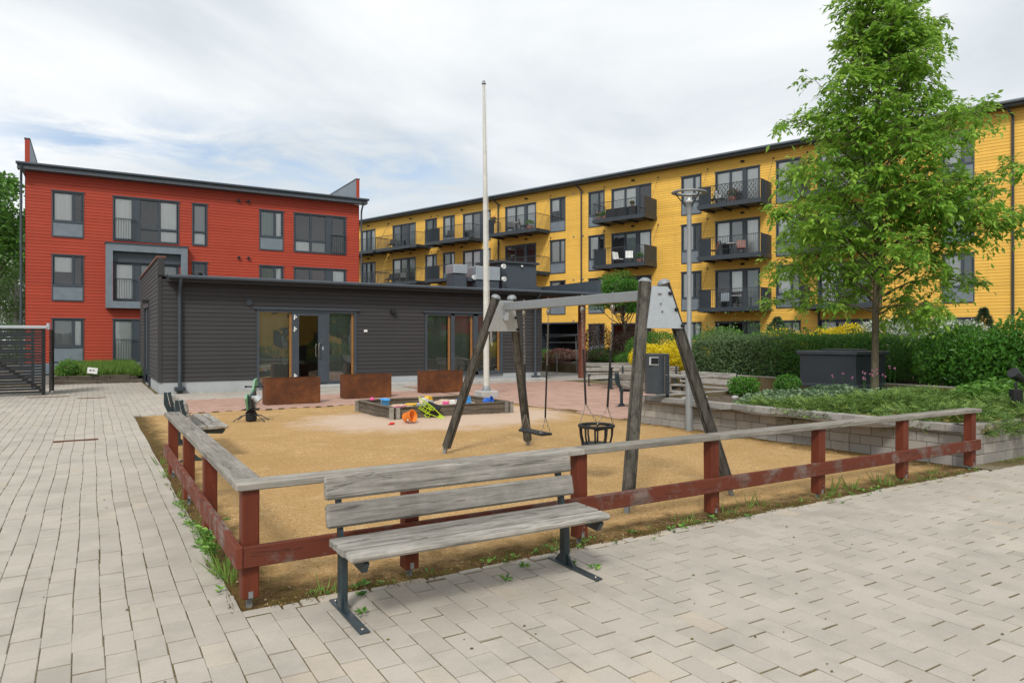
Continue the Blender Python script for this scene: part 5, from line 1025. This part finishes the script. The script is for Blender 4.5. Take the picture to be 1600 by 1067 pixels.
def young_tree():
    c=(14.06,8.55,.42); t=empty('young_tree',c,label='young slim tree with drooping bright green leaves in the block walled bed',cat='tree')
    g=np.random.default_rng(17); r=random.Random(17); m=MB(); top=Vector((c[0]+.05,c[1]+.1,9.15)); b0=Vector(c)
    def trunk(z): f=(z-.42)/8.7; return Vector((c[0]+.05*math.sin(f*5),c[1]+.06*math.sin(f*4+1)-.05,z))
    zs=[.35,.55,1,1.6,2.4,3.4,4.4,5.4,6.4,7.4,8.3,9.15]; m.tube([trunk(z) for z in zs],[.095,.08,.074,.07,.066,.058,.048,.038,.029,.02,.012,.005],10); tr=m.build('trunk',M['bark'],t)
    br=MB(); AP=[];AD=[];AT=[]
    ctl=[(1.9,1.35),(2.5,2.05),(3.3,2.45),(4.7,2.30),(5.6,1.95),(6.3,1.45),(7.3,1.05),(8.2,.75),(9.2,.25)]
    def RZ(z):
        for (a,ra),(b_,rb_) in zip(ctl[:-1],ctl[1:]):
            if z<=b_: return ra+(rb_-ra)*max(0,(z-a))/(b_-a)
        return .25
    camR=Vector((CR[0],CR[1],0)); camF=Vector((CF[0],CF[1],0)); limbs=[]
    NL=84
    for i in range(NL):
        f=(i+.5)/NL; z0=2.05+5.8*f; a=i*2.39996+r.uniform(-.35,.35); rise=r.uniform(.7,1.5) if z0>2.4 else r.uniform(.2,.8); z1=z0+rise; R_=RZ(min(9,z1-.1))*r.uniform(.55,1.08); limbs.append((z0,a,R_,rise)) if not (i%9==4) else None
    limbs+= [(5.2,'R',2.9,1.5),(5.0,'R',2.5,1.9),(6.3,'UR',1.2,2.2),(6.6,'UR',1.35,1.7),(6.9,'UR2',.85,2.1),(2.6,'R2',2.7,1.6),(3.0,'R2',2.9,1.3),(3.4,'R2',2.65,1.8),(4.7,'L',1.9,1.7),(3.2,'L',2.25,1.3),(6.9,'T',.45,2.2),(7.2,'T',.3,1.9),(6.6,'T',.7,2.0)]
    def leafs(p,e,d,n):
        for q in range(n):
            w_=.2+.8*q/max(1,n-1); pp=p.lerp(e,w_); dd=(d*.5+Vector((r.uniform(-1,1),r.uniform(-1,1),r.uniform(-.5,.6)))).normalized(); AP.append(pp);AD.append(dd)
    for z0,a,R_,rise in limbs:
        b_=trunk(z0)
        if isinstance(a,str):
            h={'R':camR+camF*.1,'UR':camR-camF*.1,'UR2':camR*1.0+camF*.3,'R2':camR-camF*.35,'L':-camR-camF*.2,'T':-camR*.9}[a].normalized(); sp=True
            h=(h+Vector((r.uniform(-.25,.25),r.uniform(-.25,.25),0))).normalized()
        else: h=Vector((math.cos(a),math.sin(a),0)); sp=False
        ds=-.5 if z0<2.6 else -.12; pts=[]; n=7; wob=[Vector((r.uniform(-1,1),r.uniform(-1,1),r.uniform(-1,1)))*.08 for _ in range(n)]
        for k in range(n):
            s_=k/(n-1); pts.append(b_+h*(R_*s_)+Vector((0,0,rise*(1.45*s_-.45*s_*s_)+ds*s_*s_*R_*.5))+wob[k]*s_)
        br.tube(pts,[.024*(1-q/(n-1)*.82)*(max(R_,.5)/2.2)**.5 for q in range(n)],6,cap=False)
        nt=int(4+R_*4.2)
        for j in range(nt):
            s_=.16+.84*(j+.5)/nt; x=s_*(n-1); k=min(n-2,int(x)); p=pts[k].lerp(pts[k+1],x-k); tg=(pts[k+1]-pts[k]).normalized(); side=tg.cross(Vector((0,0,1))).normalized()*(1 if j%2 else -1)
            d=(tg*.55+side*r.uniform(.2,1)+Vector((0,0,r.uniform(-.65,.95)))).normalized(); l=r.uniform(.35,.75)*(1.2-.5*s_)*(.7 if sp else 1); e=p+d*l+Vector((0,0,-.05)); mid=p.lerp(e,.5)+Vector((0,0,.04)); br.tube([p,mid,e],[.008,.006,.003],4,cap=False); leafs(p,e,d,7)
            for qq in range(2):
                p2=p.lerp(e,r.uniform(.35,.85)); d2=(d*.4+Vector((r.uniform(-1,1),r.uniform(-1,1),r.uniform(-.8,.7)))).normalized(); e2=p2+d2*l*.55; br.tube([p2,e2],[.005,.003],4,cap=False); leafs(p2,e2,d2,4)
    br.build('branches',M['bark'],tr)
    AP=np.array([tuple(p) for p in AP]);AD=np.array([tuple(p) for p in AD]); sel=g.random(len(AP))<.56; AP=AP[sel]; AD=AD[sel]; ln=g.uniform(.15,.28,len(AP)); V,F,T=compound(AP,AD,g,ln,7,.40,.8)
    np_mesh('crown',V,F,3,T*.9+.05,M['ash'],t)
young_tree()
def big_tree(name,label,c,zt,crown,mat,n,size,seed,group=None,th=.25,bark=None,clumps=26,wd=.6,zb=0):
    """crown: (center,radii); foliage gathered in clumps on real limbs"""
    t=empty(name,(c[0],c[1],zb),label=label,cat='tree',group=group); r=random.Random(seed); m=MB(); cc,cr=Vector(crown[0]),crown[1]
    m.tube([(c[0],c[1],zb-.1),(c[0]+.05,c[1],zb+(cc.z-zb)*.5),(cc.x,cc.y,cc.z),(cc.x,cc.y,cc.z+cr[2]*.8)],[th,th*.8,th*.55,th*.12],10); tr=m.build('trunk',bark or M['bark'],t); b_=MB(); Ps=[]
    for i in range(clumps):
        a=i*2.4+r.random(); ph=math.acos(1-1.75*(i+.5)/clumps); k=r.uniform(.45,.88); p=Vector((cc.x+cr[0]*math.sin(ph)*math.cos(a)*k,cc.y+cr[1]*math.sin(ph)*math.sin(a)*k,cc.z+cr[2]*math.cos(ph)*k)); s=Vector((c[0],c[1],max(zb+(cc.z-zb)*.35,p.z-cr[2]*.7)))
        b_.tube([s,s.lerp(p,.5)+Vector((0,0,-.1)),p],[th*.35,th*.2,.02],5,cap=False); q=r.uniform(.26,.44); Ps.append(blob_leaves(tuple(p),(cr[0]*q,cr[1]*q,cr[2]*q*.75),n//clumps,size,.35,seed*7+i,5,.25))
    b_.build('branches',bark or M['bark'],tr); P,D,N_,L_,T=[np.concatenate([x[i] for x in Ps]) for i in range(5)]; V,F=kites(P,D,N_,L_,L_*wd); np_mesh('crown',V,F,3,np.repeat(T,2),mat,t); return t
q=W(-35.6,46); big_tree('maple_tree','leafy maple at the left edge beyond the black slat enclosure',q,0,((q[0],q[1],8.6),(3.6,3.6,5.6)),M['lime'],9000,.27,41,clumps=30,wd=.9)
q=W(-43,60); big_tree('birch_tree','pale birch with drooping branches behind the maple, left of the red building',q,0,((q[0],q[1],6.8),(4.5,4.5,7.2)),M['birch'],9000,.24,42,bark=M['birch_bark'],clumps=34)
q=W(-37,52); big_tree('birch_tree','smaller pale birch close to the corner of the red building',q,0,((q[0],q[1],4.4),(2.6,2.6,4.0)),M['birch'],5000,.22,43,bark=M['birch_bark'],clumps=22)
def rear_block(u0,u1,v,h,mat,label,seed):
    b=empty('apartment_building',((u0+u1)/2,v,0),label=label,cat='building'); F=frame((u1,v),(-1,0)); n=int((u1-u0)/3.6); op=[]
    for k in range(n):
        for z in (.9,3.9,6.9):
            x=1.2+k*3.6; op.append((x,x+1.5,z,z+1.6)); window(b,F,x,x+1.5,z,z+1.6,[(0,.6,'w',None),(.6,1,'g',None)])
    siding_wall(b,F,0,u1-u0,0,h,op,.152,mat,seed=seed); mb(F).box(0,u1-u0,.25,9,0,h-.05).build('back_wall',M['insul'],b); mb(F).box(-.3,u1-u0+.3,-.5,9,h,h+.2).build('roof',M['fascia'],b)
rear_block(6,25,-24,9.6,M['yellow_siding'],'yellow boarded block behind the viewpoint, seen only mirrored in the entrance glass',31)
rear_block(28,46,-24,9.6,M['red_siding'],'red boarded block behind the viewpoint, seen only mirrored in the right windows',32)
for i,(u,v,rr_,h_) in enumerate(((9,-13,2.6,3.6),(19,-14,2.4,3.3),(27,-13,2.8,3.8),(-6,-15,3,4))):
    big_tree('broadleaf_tree',['tree in front of the rear yellow block, mirrored left in the entrance glass','second tree in front of the rear yellow block','tree between the rear yellow and red blocks','tree left of the rear yellow block'][i],(u,v),0,((u,v,h_),(rr_,rr_,2.4)),M['hedge'],2000,.36,60+i,'trees behind the viewpoint',clumps=16,wd=.9)
for i,u in enumerate((2,9,16,23,30)): shrub('rear_hedge',['first','second','third','fourth','fifth'][i]+' bush from the left in the hedge behind the viewpoint','hedge',[((u,-9.5,.6),(3.2,1,.8))],M['hedge'],.2,260,seed=70+i,zmin=0,group='hedge bushes behind the viewpoint',stems=False)
q=W(-34,47); shrub('bush','broad green bush at the foot of the maple behind the slat enclosure','bush',[((q[0],q[1],1.3),(3.2,2,1.5)),((q[0]-3,q[1]+1,1.5),(3,2,1.7))],M['hedge'],.17,330,seed=9,zmin=0)
big_tree('rowan_tree','small feathery tree beside the brown canopy post in front of the yellow building',(21.6,25.5),0,((21.4,25.5,3.55),(1.6,1.6,1.35)),M['elder'],7500,.12,44,th=.09,clumps=24,wd=.4,zb=.5)
HG='hedge shrubs behind the picnic tables'
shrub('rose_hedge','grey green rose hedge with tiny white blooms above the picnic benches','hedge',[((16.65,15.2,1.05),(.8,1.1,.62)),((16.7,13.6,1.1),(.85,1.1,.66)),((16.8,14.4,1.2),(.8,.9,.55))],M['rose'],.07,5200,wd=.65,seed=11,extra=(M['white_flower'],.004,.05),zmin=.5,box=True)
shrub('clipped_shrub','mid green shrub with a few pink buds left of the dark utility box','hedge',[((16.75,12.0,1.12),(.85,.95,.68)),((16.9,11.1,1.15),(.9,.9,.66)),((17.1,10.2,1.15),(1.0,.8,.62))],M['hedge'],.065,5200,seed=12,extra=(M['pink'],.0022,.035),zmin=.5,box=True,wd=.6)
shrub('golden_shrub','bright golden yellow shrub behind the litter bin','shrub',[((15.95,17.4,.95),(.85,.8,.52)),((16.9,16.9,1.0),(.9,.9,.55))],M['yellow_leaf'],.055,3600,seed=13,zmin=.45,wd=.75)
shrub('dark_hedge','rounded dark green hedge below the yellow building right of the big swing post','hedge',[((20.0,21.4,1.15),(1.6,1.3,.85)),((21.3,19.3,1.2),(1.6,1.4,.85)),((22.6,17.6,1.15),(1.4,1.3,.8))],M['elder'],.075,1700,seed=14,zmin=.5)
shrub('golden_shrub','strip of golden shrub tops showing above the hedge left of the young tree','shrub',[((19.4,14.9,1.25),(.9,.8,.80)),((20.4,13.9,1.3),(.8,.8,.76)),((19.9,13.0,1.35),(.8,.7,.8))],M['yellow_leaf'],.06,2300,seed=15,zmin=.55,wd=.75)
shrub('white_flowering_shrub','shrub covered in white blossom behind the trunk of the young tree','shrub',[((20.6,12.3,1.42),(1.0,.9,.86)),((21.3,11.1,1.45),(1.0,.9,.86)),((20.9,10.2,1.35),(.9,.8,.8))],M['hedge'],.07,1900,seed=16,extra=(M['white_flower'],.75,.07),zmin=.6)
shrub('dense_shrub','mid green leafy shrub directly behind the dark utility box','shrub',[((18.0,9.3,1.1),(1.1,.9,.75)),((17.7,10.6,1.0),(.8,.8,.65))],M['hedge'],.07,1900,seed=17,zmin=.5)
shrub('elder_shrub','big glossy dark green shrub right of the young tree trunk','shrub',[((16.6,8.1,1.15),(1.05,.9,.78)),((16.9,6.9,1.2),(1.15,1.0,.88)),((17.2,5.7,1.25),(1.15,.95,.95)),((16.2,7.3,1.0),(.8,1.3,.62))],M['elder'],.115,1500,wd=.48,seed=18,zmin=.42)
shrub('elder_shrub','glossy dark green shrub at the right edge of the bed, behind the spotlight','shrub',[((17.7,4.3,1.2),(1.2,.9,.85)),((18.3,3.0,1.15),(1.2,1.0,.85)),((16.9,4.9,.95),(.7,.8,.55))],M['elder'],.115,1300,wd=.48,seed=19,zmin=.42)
def conifer(u,v,zb,h,r_,label,seed,group='small conifers by the yellow wall'):
    t=empty('conifer',(u,v,zb),label=label,cat='conifer',group=group); MB().tube([(u,v,zb-.1),(u,v,zb+h)],[.05,.01],6).build('trunk',M['bark'],t); g=np.random.default_rng(seed); n=3600; f=g.random(n)**.8; a=g.random(n)*6.28; rr=r_*(1-f)**.8*(.35+.65*g.random(n)**.5)*(1+.25*np.sin(f*26))+.03
    P=np.stack([u+rr*np.cos(a),v+rr*np.sin(a),zb+.05+h*f],1); D=np.stack([np.cos(a),np.sin(a),g.uniform(.0,.9,n)],1); V,F=kites(P,unit(D+g.normal(size=(n,3))*.3),unit(g.normal(size=(n,3))),g.uniform(.06,.13,n),.03*np.ones(n)); np_mesh('crown',V,F,3,np.repeat(g.random(n),2),M['conifer'],t)
conifer(24.6,19.2,.7,1.75,1.0,'dark cone shaped conifer left of the golden shrub strip',1)
conifer(26.5,12.2,.85,1.75,.55,'taller of the small conifers right of the young tree',2); conifer(26.3,13.2,.85,1.1,.5,'short conifer just left of the taller small one',3); conifer(25.6,11.0,.8,.8,.7,'low spreading conifer right of the taller small one',4); conifer(24.9,9.3,.8,1.3,.8,'dark conifer at the right edge below the yellow wall',5)
shrub('barberry_shrub','dark brown leaved shrub beneath the small feathery tree','shrub',[((20.6,26.3,1.35),(1.0,1.0,.95)),((22.2,25.2,1.4),(1.2,1.0,1.0)),((21.2,24.9,1.2),(.8,.8,.75))],M['brown_leaf'],.09,1500,seed=21,zmin=.4,wd=.35)
shrub('spirea_mound','rounded pinkish and green mound left of the brown post','shrub',[((19.95,28.3,.75),(.9,.9,.45))],M['pink_leaf'],.06,2600,seed=22,zmin=.35); shrub('green_mound','bright green mound left of the pinkish one','shrub',[((20.1,30.4,.72),(.9,.8,.40))],M['lime'],.07,2300,seed=23,zmin=.35)
shrub('green_mound','low green mounds just right of the brown canopy post','shrub',[((20.9,26.2,.8),(.8,.8,.42)),((21.3,24.9,.72),(.75,.75,.36)),((20.2,23.4,.7),(.7,.9,.32))],M['elder'],.06,2400,seed=24,zmin=.4)
# creeping juniper, silvery ground cover and bright leaves over the front of the bed
def carpet(name,label,spots,mat,n,size,wd,seed,spray=True,zb=.42):
    g=np.random.default_rng(seed); Ps=[];Ds=[];Ns=[]
    for (u,v,ru,rv,h) in spots:
        k=int(n*ru*rv); a=g.random(k)*6.283; r_=np.sqrt(g.random(k)); x=u+ru*r_*np.cos(a); y=v+rv*r_*np.sin(a); z=zb+h*(1-r_**2)**.6*(.45+.55*g.random(k))+.04*np.sin(x*9)*np.sin(y*8)
        over=np.maximum(0,9.35+(4.9-y)*0-x); z=np.where(y<4.62,z-(4.62-y)*.5,z); z=np.where(x<9.35,z-(9.35-x)*.9,z)
        Ps.append(np.stack([x,y,z],1)); Ds.append(np.stack([np.cos(a)*.9,np.sin(a)*.9,.03+.22*g.random(k)],1)+g.normal(size=(k,3))*.30); Ns.append(g.normal(size=(k,3))*.45+np.array([0,0,1]))
    P,D,N_=np.concatenate(Ps),unit(np.concatenate(Ds)),unit(np.concatenate(Ns)); k=len(P)
    if spray:
        S=unit(np.cross(D,N_)); VV=[];FF=[];o=0;T=[];base=g.random(k)
        for j in range(7):
            t=j/6; sd=(1 if j%2 else -1); V,F=kites(P+D*(size*t)[...,None] if np.ndim(size) else P+D*size*t,unit(D*.9+S*sd*(.0 if j==6 else .75)),N_,size*(.62-.25*t)*np.ones(k),size*.13*np.ones(k),.1); VV.append(V);FF.append(F+o);o+=len(V);T.append(np.repeat(np.clip(base*.6+.3*t+.1*g.random(k),0,1),2))
        V,F,T=np.concatenate(VV),np.concatenate(FF),np.concatenate(T)
    else: V,F=kites(P,D,N_,size*g.uniform(.7,1.3,k),size*wd*np.ones(k)); T=np.repeat(g.random(k),2)
    return np_mesh(name,V,F,3,T,mat,kind='stuff',label=label)
J=[(10.4,5.3,1.0,.85,.22),(11.3,6.6,1.2,1.1,.26),(12.6,5.2,1.3,.8,.26),(12.9,6.7,1.3,1.0,.26),(10.2,6.9,.95,.9,.20),(14.3,5.1,1.2,.75,.3),(9.9,7.7,.55,.6,.15),(13.6,7.5,.9,.5,.2),(11.6,4.75,1.2,.42,.2),(13.8,4.8,1.3,.4,.2)]
carpet('creeping_juniper','creeping juniper spreading over the top of the block wall',J,M['juniper'],1500,.13,.3,31)
carpet('dry_juniper','yellowed juniper sprays above the wall corner',[(10.0,4.85,.5,.3,.12),(9.8,5.6,.3,.5,.10),(11.2,4.8,.5,.3,.1)],M['juniper_dry'],900,.11,.3,32)
carpet('silver_ground_cover','silvery green ground cover in front of the utility box',[(11.9,8.9,1.1,.75,.16),(12.9,8.2,.9,.6,.2),(13.4,9.0,.8,.6,.2),(10.7,8.5,.7,.55,.12),(14.0,8.0,.6,.6,.16)],M['pale_leaf'],2600,.075,.8,33,False)
carpet('bright_ground_cover','bright green leafy ground cover beside the spotlight',[(13.8,6.3,.9,.6,.35),(14.9,5.6,.9,.6,.38),(14.8,6.6,.7,.6,.4)],M['lime'],2300,.10,.8,34,False)
shrub('small_bush','small blue green bush left of the silvery ground cover','bush',[((11.6,9.9,.60),(.30,.32,.22))],M['elder'],.055,5200,seed=35,zmin=.45,wd=.7); shrub('small_bush','smaller blue green bush just in front of the utility box','bush',[((13.0,9.9,.62),(.30,.30,.22))],M['elder'],.055,4600,seed=36,zmin=.45,wd=.7)
def rocks():
    g=random.Random(5)
    for i,(u,v,s,lab) in enumerate(((10.2,9.75,.16,'largest pale stone on the bare soil at the left end of the tree bed'),(9.75,9.7,.09,'small pale stone left of the largest one in the tree bed'),(10.9,9.5,.08,'small flat stone between the largest stone and the blue green bush'))):
        m=MB(); m.lathe([(s*.7,-.02),(s,s*.25),(s*.75,s*.6),(s*.25,s*.75)],(0,0,0),7,smooth=False); m.v=[(x*(1+.25*math.sin(y*30+i)),y*.75,z) for x,y,z in m.v]; m.v=[(x+u,y+v,z+.43) for x,y,z in m.v]
        tag(m.build('rock',M['concrete']),lab,'rock','stones on the bare soil')
rocks()
# flowers of the ground cover
def allium():
    g=random.Random(8); t=empty('flowering_plant',(13.7,8.7,.5),label='thin stems with small pinkish purple flowers beside the trunk of the young tree',cat='flowers'); m=MB(); b=MB()
    for i in range(16):
        u=13.5+g.uniform(-.6,.9);v=8.6+g.uniform(-.5,.4);h=g.uniform(.35,.6); m.tube([(u,v,.45),(u+.02,v,.45+h)],.004,4); 
        for k in range(3): b.lathe([(.004,-.012),(.018,0),(.004,.014)],(u+g.uniform(-.03,.03),v,.45+h+g.uniform(-.03,.02)),6)
    m.build('stem',M['hedge'],t); b.build('bloom',paint('dusty pink blooms',(.35,.12,.22),.7),t)
allium()
# weeds along the fence feet, in the joints and by the wall
def weeds():
    g=np.random.default_rng(51); P=[];D=[];Ln=[]; 
    def tuft(u,v,n,h,sp,z=-.005):
        a=g.random(n)*6.28; r_=sp*g.random(n)**.6; P.append(np.stack([u+r_*np.cos(a),v+r_*np.sin(a),np.full(n,z)],1)); D.append(np.stack([np.cos(a)*.45,np.sin(a)*.45,np.ones(n)],1)+g.normal(size=(n,3))*.15); Ln.append(h*g.uniform(.4,1.1,n))
    for v,n,h in ((4.85,14,.20),(5.0,20,.26),(5.15,16,.20),(9.9,14,.18),(5.6,7,.14)): tuft(.74+g.uniform(-.01,.05),v,n,h,.05)
    for i in range(26): tuft(g.uniform(1.0,9.3),4.36+abs(g.normal(0,.05)),int(g.integers(3,9)),g.uniform(.05,.17),.05)
    for u in (5.3,5.5,6.6,6.9,7.0,7.45,8.5): tuft(u,4.47,int(g.integers(8,16)),g.uniform(.12,.24),.06)
    for i in range(26): tuft(.74,g.uniform(4.5,9.5),int(g.integers(2,8)),g.uniform(.05,.16),.03)
    for i in range(14): tuft(9.4+g.uniform(0,3),4.46,int(g.integers(5,14)),g.uniform(.03,.08),.06)
    P,D,L_=np.concatenate(P),np.concatenate(D),np.concatenate(Ln); N_=unit(g.normal(size=P.shape)); V,F=kites(P,D,N_,L_,.007+.02*L_,.1,.3); np_mesh('weed_grass',V,F,3,np.repeat(.35+.6*g.random(len(P)),2),M['grass'],kind='stuff',label='grass tufts growing along the foot of the low fence')
    # broad leaved weeds
    P=[];D=[];S=[]
    def rosette(u,v,n,s,h=.02):
        a=g.random(n)*6.28; P.append(np.stack([u+.01*np.cos(a),v+.01*np.sin(a),h*g.random(n)],1)); D.append(np.stack([np.cos(a),np.sin(a),.25+g.random(n)*.5],1)); S.append(s*g.uniform(.6,1.2,n))
    for i in range(60): rosette(g.uniform(.95,9.3),4.33+g.normal(0,.07),int(g.integers(4,9)),g.uniform(.02,.05))
    for i in range(20): rosette(.72+g.normal(0,.02),g.uniform(4.45,7.5),int(g.integers(4,9)),g.uniform(.025,.06),.03)
    for u,v in ((1.45,4.36),(1.42,4.20),(2.6,4.12),(2.9,4.0),(2.35,3.95),(3.0,3.85),(1.35,3.9),(4.3,4.3),(4.15,4.28)): rosette(u,v,9,.05)
    P,D,S=np.concatenate(P),unit(np.concatenate(D)),np.concatenate(S); N_=unit(np.array([0,0,1.])+g.normal(size=P.shape)*.3); V,F=kites(P,D,N_,S,S*.55); np_mesh('leafy_weeds',V,F,3,np.repeat(g.random(len(P)),2),M['hedge'],kind='stuff',label='tiny broad leaved weeds along the gravel edge and paver joints')
    # moss cushions on the gravel rim and in the joints
    P=[]
    for i in list(range(105))+list(range(180,210)):
        u,v=(g.uniform(.9,9.3),4.30+abs(g.normal(0,.07))) if i<105 else (g.uniform(1.1,4.8),g.uniform(3.55,4.2)) if i<180 else (.74+g.normal(0,.015),g.uniform(4.4,9))
        if 105<=i<180:
            u=round(u/.1415)*.1415+g.normal(0,.004)
        n=60 if i<105 else 26; sp=(.05,.03) if i<105 else (.008,.05); P.append(np.stack([u+g.normal(0,sp[0],n),v+g.normal(0,sp[1],n),np.abs(g.normal(0,.004,n))],1))
    P=np.concatenate(P); n=len(P); D=unit(g.normal(size=(n,3))+np.array([0,0,.8])); V,F=kites(P,D,unit(g.normal(size=(n,3))),g.uniform(.006,.018,n),.006*np.ones(n)); np_mesh('moss',V,F,3,np.repeat(g.random(n)**.8,2),M['drygrass'],kind='stuff',label='brown green moss and litter along the rim of the gravel yard')
weeds()
def leafy_weed():
    w_=empty('leafy_weed',(.76,5.35,0),label='leafy bright green weed growing against the left fence',cat='weed'); g=np.random.default_rng(61); m=MB(); P=[];D=[]
    for i in range(9):
        a=g.random()*6.28; h=g.uniform(.14,.32); e=np.array([.72+.09*math.cos(a),5.38+.16*math.sin(a),h]); m.tube([(.75,5.37,-.01),(.74+.04*math.cos(a),5.38+.05*math.sin(a),h*.6),tuple(e)],[.004,.003,.002],4,cap=False)
        for k in range(9): t=.35+.65*k/8; q=np.array([.75,5.37,0])*(1-t)+e*t; b=g.random()*6.28; P.append(q);D.append([math.cos(b),math.sin(b),.15])
    m.build('stem',M['hedge'],w_); P=np.array(P);D=unit(np.array(D)); V,F=kites(P,D,unit(np.array([0,0,1.])+g.normal(size=P.shape)*.3),g.uniform(.05,.085,len(P)),.038*np.ones(len(P))); np_mesh('leaves',V,F,3,np.repeat(.3+.7*g.random(len(P)),2),M['hedge'],w_)
leafy_weed()

# ------------------------------------------------------------------ things on the balconies
def on_balcony():
    def L(t,y,z): return tuple(YF@Vector((t,y,z)))
    ang=math.atan2(-.9522,.3054)
    def T(t,y,z,a=0): return Matrix.Translation(L(t,y,z))@Matrix.Rotation(ang+a,4,'Z')
    def chair(t,y,z,a,mat,label):
        c=empty('balcony_chair',L(t,y,z),label=label,cat='chair',group='chairs on the balconies'); m=MB(); m.M=T(t,y,z,a); m.box(-.24,.24,-.24,.24,.38,.44,.015); m.build('seat',mat,c); m=MB(); m.M=T(t,y,z,a); m.prism([(.20,.44),(.26,.44),(.36,.92),(.31,.92)],-.24,.24,'x'); m.build('backrest',mat,c)
        for dx in (-.21,.21):
            for dy in (-.21,.21): m=MB(); m.M=T(t,y,z,a); m.box(dx-.015,dx+.015,dy-.015,dy+.015,0,.38); m.build('leg',M['dark_metal'],c)
    def table(t,y,z,label):
        c=empty('balcony_table',L(t,y,z),label=label,cat='table',group='small tables on the balconies'); m=MB(); m.M=T(t,y,z); m.lathe([(.30,.68),(.31,.70),(.30,.72)],(0,0,0),16); m.build('table_top',M['white_plastic'],c); m=MB(); m.M=T(t,y,z); m.lathe([(.2,0),(.2,.02),(.03,.04),(.025,.68)],(0,0,0),10); m.build('pedestal',M['dark_metal'],c)
    def pot(t,y,z,s,fl,label):
        c=empty('flower_pot',L(t,y,z),label=label,cat='flower pot',group='flower pots on the balconies'); m=MB(); p=L(t,y,z); m.lathe([(s*.7,0),(s,s*1.4),(s*.9,s*1.4)],p,12); m.build('pot',M['brown_post'],c); P,D,N_,L_,tn=blob_leaves((p[0],p[1],p[2]+s*2.1),(s*1.3,s*1.3,s*.9),220,.09,seed=int(abs(t)*10)); V,F=kites(P,D,N_,L_,L_*.6); np_mesh('leaves',V,F,3,np.repeat(tn,2),M['hedge'],c)
        if fl:
            k=np.arange(0,220,3); V,F=kites(P[k]+np.array([0,0,.03]),D[k],N_[k],.07*np.ones(len(k)),.07*np.ones(len(k))); o=np_mesh('blossom',V,F,3,None,M['pink'],c)
    def crate(t,y,z,w_,label):
        c=empty('balcony_planter',L(t,y,z),label=label,cat='planter',group='black planters on the top balcony'); m=MB(); m.M=T(t,y,z); m.box(-w_/2,w_/2,-.16,.16,0,.62,.015); m.build('box',M['black_metal'],c)
    z=9.39
    crate(-7.75,-1.3,z,.75,'left black planter on the top balcony behind the left chain of the toddler swing'); crate(-6.95,-1.3,z,.75,'middle black planter on the same top balcony'); crate(-6.2,-1.3,z,.5,'right black planter on the same top balcony')
    pot(-8.8,-1.3,z,.16,True,'pink flower pot at the left end of the top balcony with black planters'); pot(-6.25,-1.3,z+.62,.10,True,'pink flowers on the right black planter of the top balcony'); pot(-8.35,-1.3,z,.17,False,'green pot plant beside the left pink flowers on the top balcony')
    pot(.35,-1.3,z,.25,True,'pink flower pot on the top balcony with the trellis railing'); chair(-.5,-.9,z,1.2,M['cur_g'],'pale chair on the top balcony with the trellis railing'); chair(-1.1,-.9,z,-.6,M['black_metal'],'dark chair behind the screen of the top trellis balcony')
    z=6.39
    chair(-1.0,-1,z,-1.0,M['brown_post'],'brown wooden chair on the middle balcony left of the young tree'); chair(-.2,-.9,z,1.9,M['black_metal'],'black chair on the middle balcony left of the young tree'); chair(.7,-.9,z,.4,M['brown_post'],'second wooden chair right of the black chair on that middle balcony'); table(.2,-1.1,z,'round table on the middle balcony left of the young tree')
    chair(-7.6,-.8,z,1.3,M['cur_w'],'cream deck chair on the lower balcony above the small feathery tree'); chair(-6.7,-.9,z,.6,M['cur_w'],'second cream chair on the lower balcony above the small feathery tree'); pot(-6.0,-.8,z,.22,False,'green potted plant at the right end of the lower balcony above the small feathery tree')
    z=3.39
    chair(-.3,-.9,z,.3,M['trim_light'],'blue grey deck chair on the lowest balcony beside the lamp post'); table(.45,-1.0,z,'white table on the lowest balcony beside the lamp post')
    z=9.39
    chair(-16.9,-.9,z,.5,M['black_metal'],'dark chair on the top balcony right of the flagpole'); table(-16.2,-.9,z,'small table on the top balcony right of the flagpole'); chair(-15.6,-.9,z,2.2,M['black_metal'],'second dark chair at the right end of the top balcony right of the flagpole'); pot(-18.1,-1.35,z+.8,.16,True,'flower pot on the railing of the top balcony right of the flagpole'); pot(-15.0,-.9,z,.26,False,'tall green plant on the top balcony right of the flagpole')
    chair(-23.3,-1.0,z,.4,M['black_metal'],'dark lounge chair on the top balcony left of the flagpole'); chair(-30.6,-.9,z,.4,M['black_metal'],'dark chair on the top balcony next to the red building')
    z=6.39
    for i,t in enumerate((-31,-30,-29,-28)): chair(t,-.9,z,.4*i,M['black_metal'],['leftmost','second','third','rightmost'][i]+' dark chair on the lower balcony right of the red building')
on_balcony()
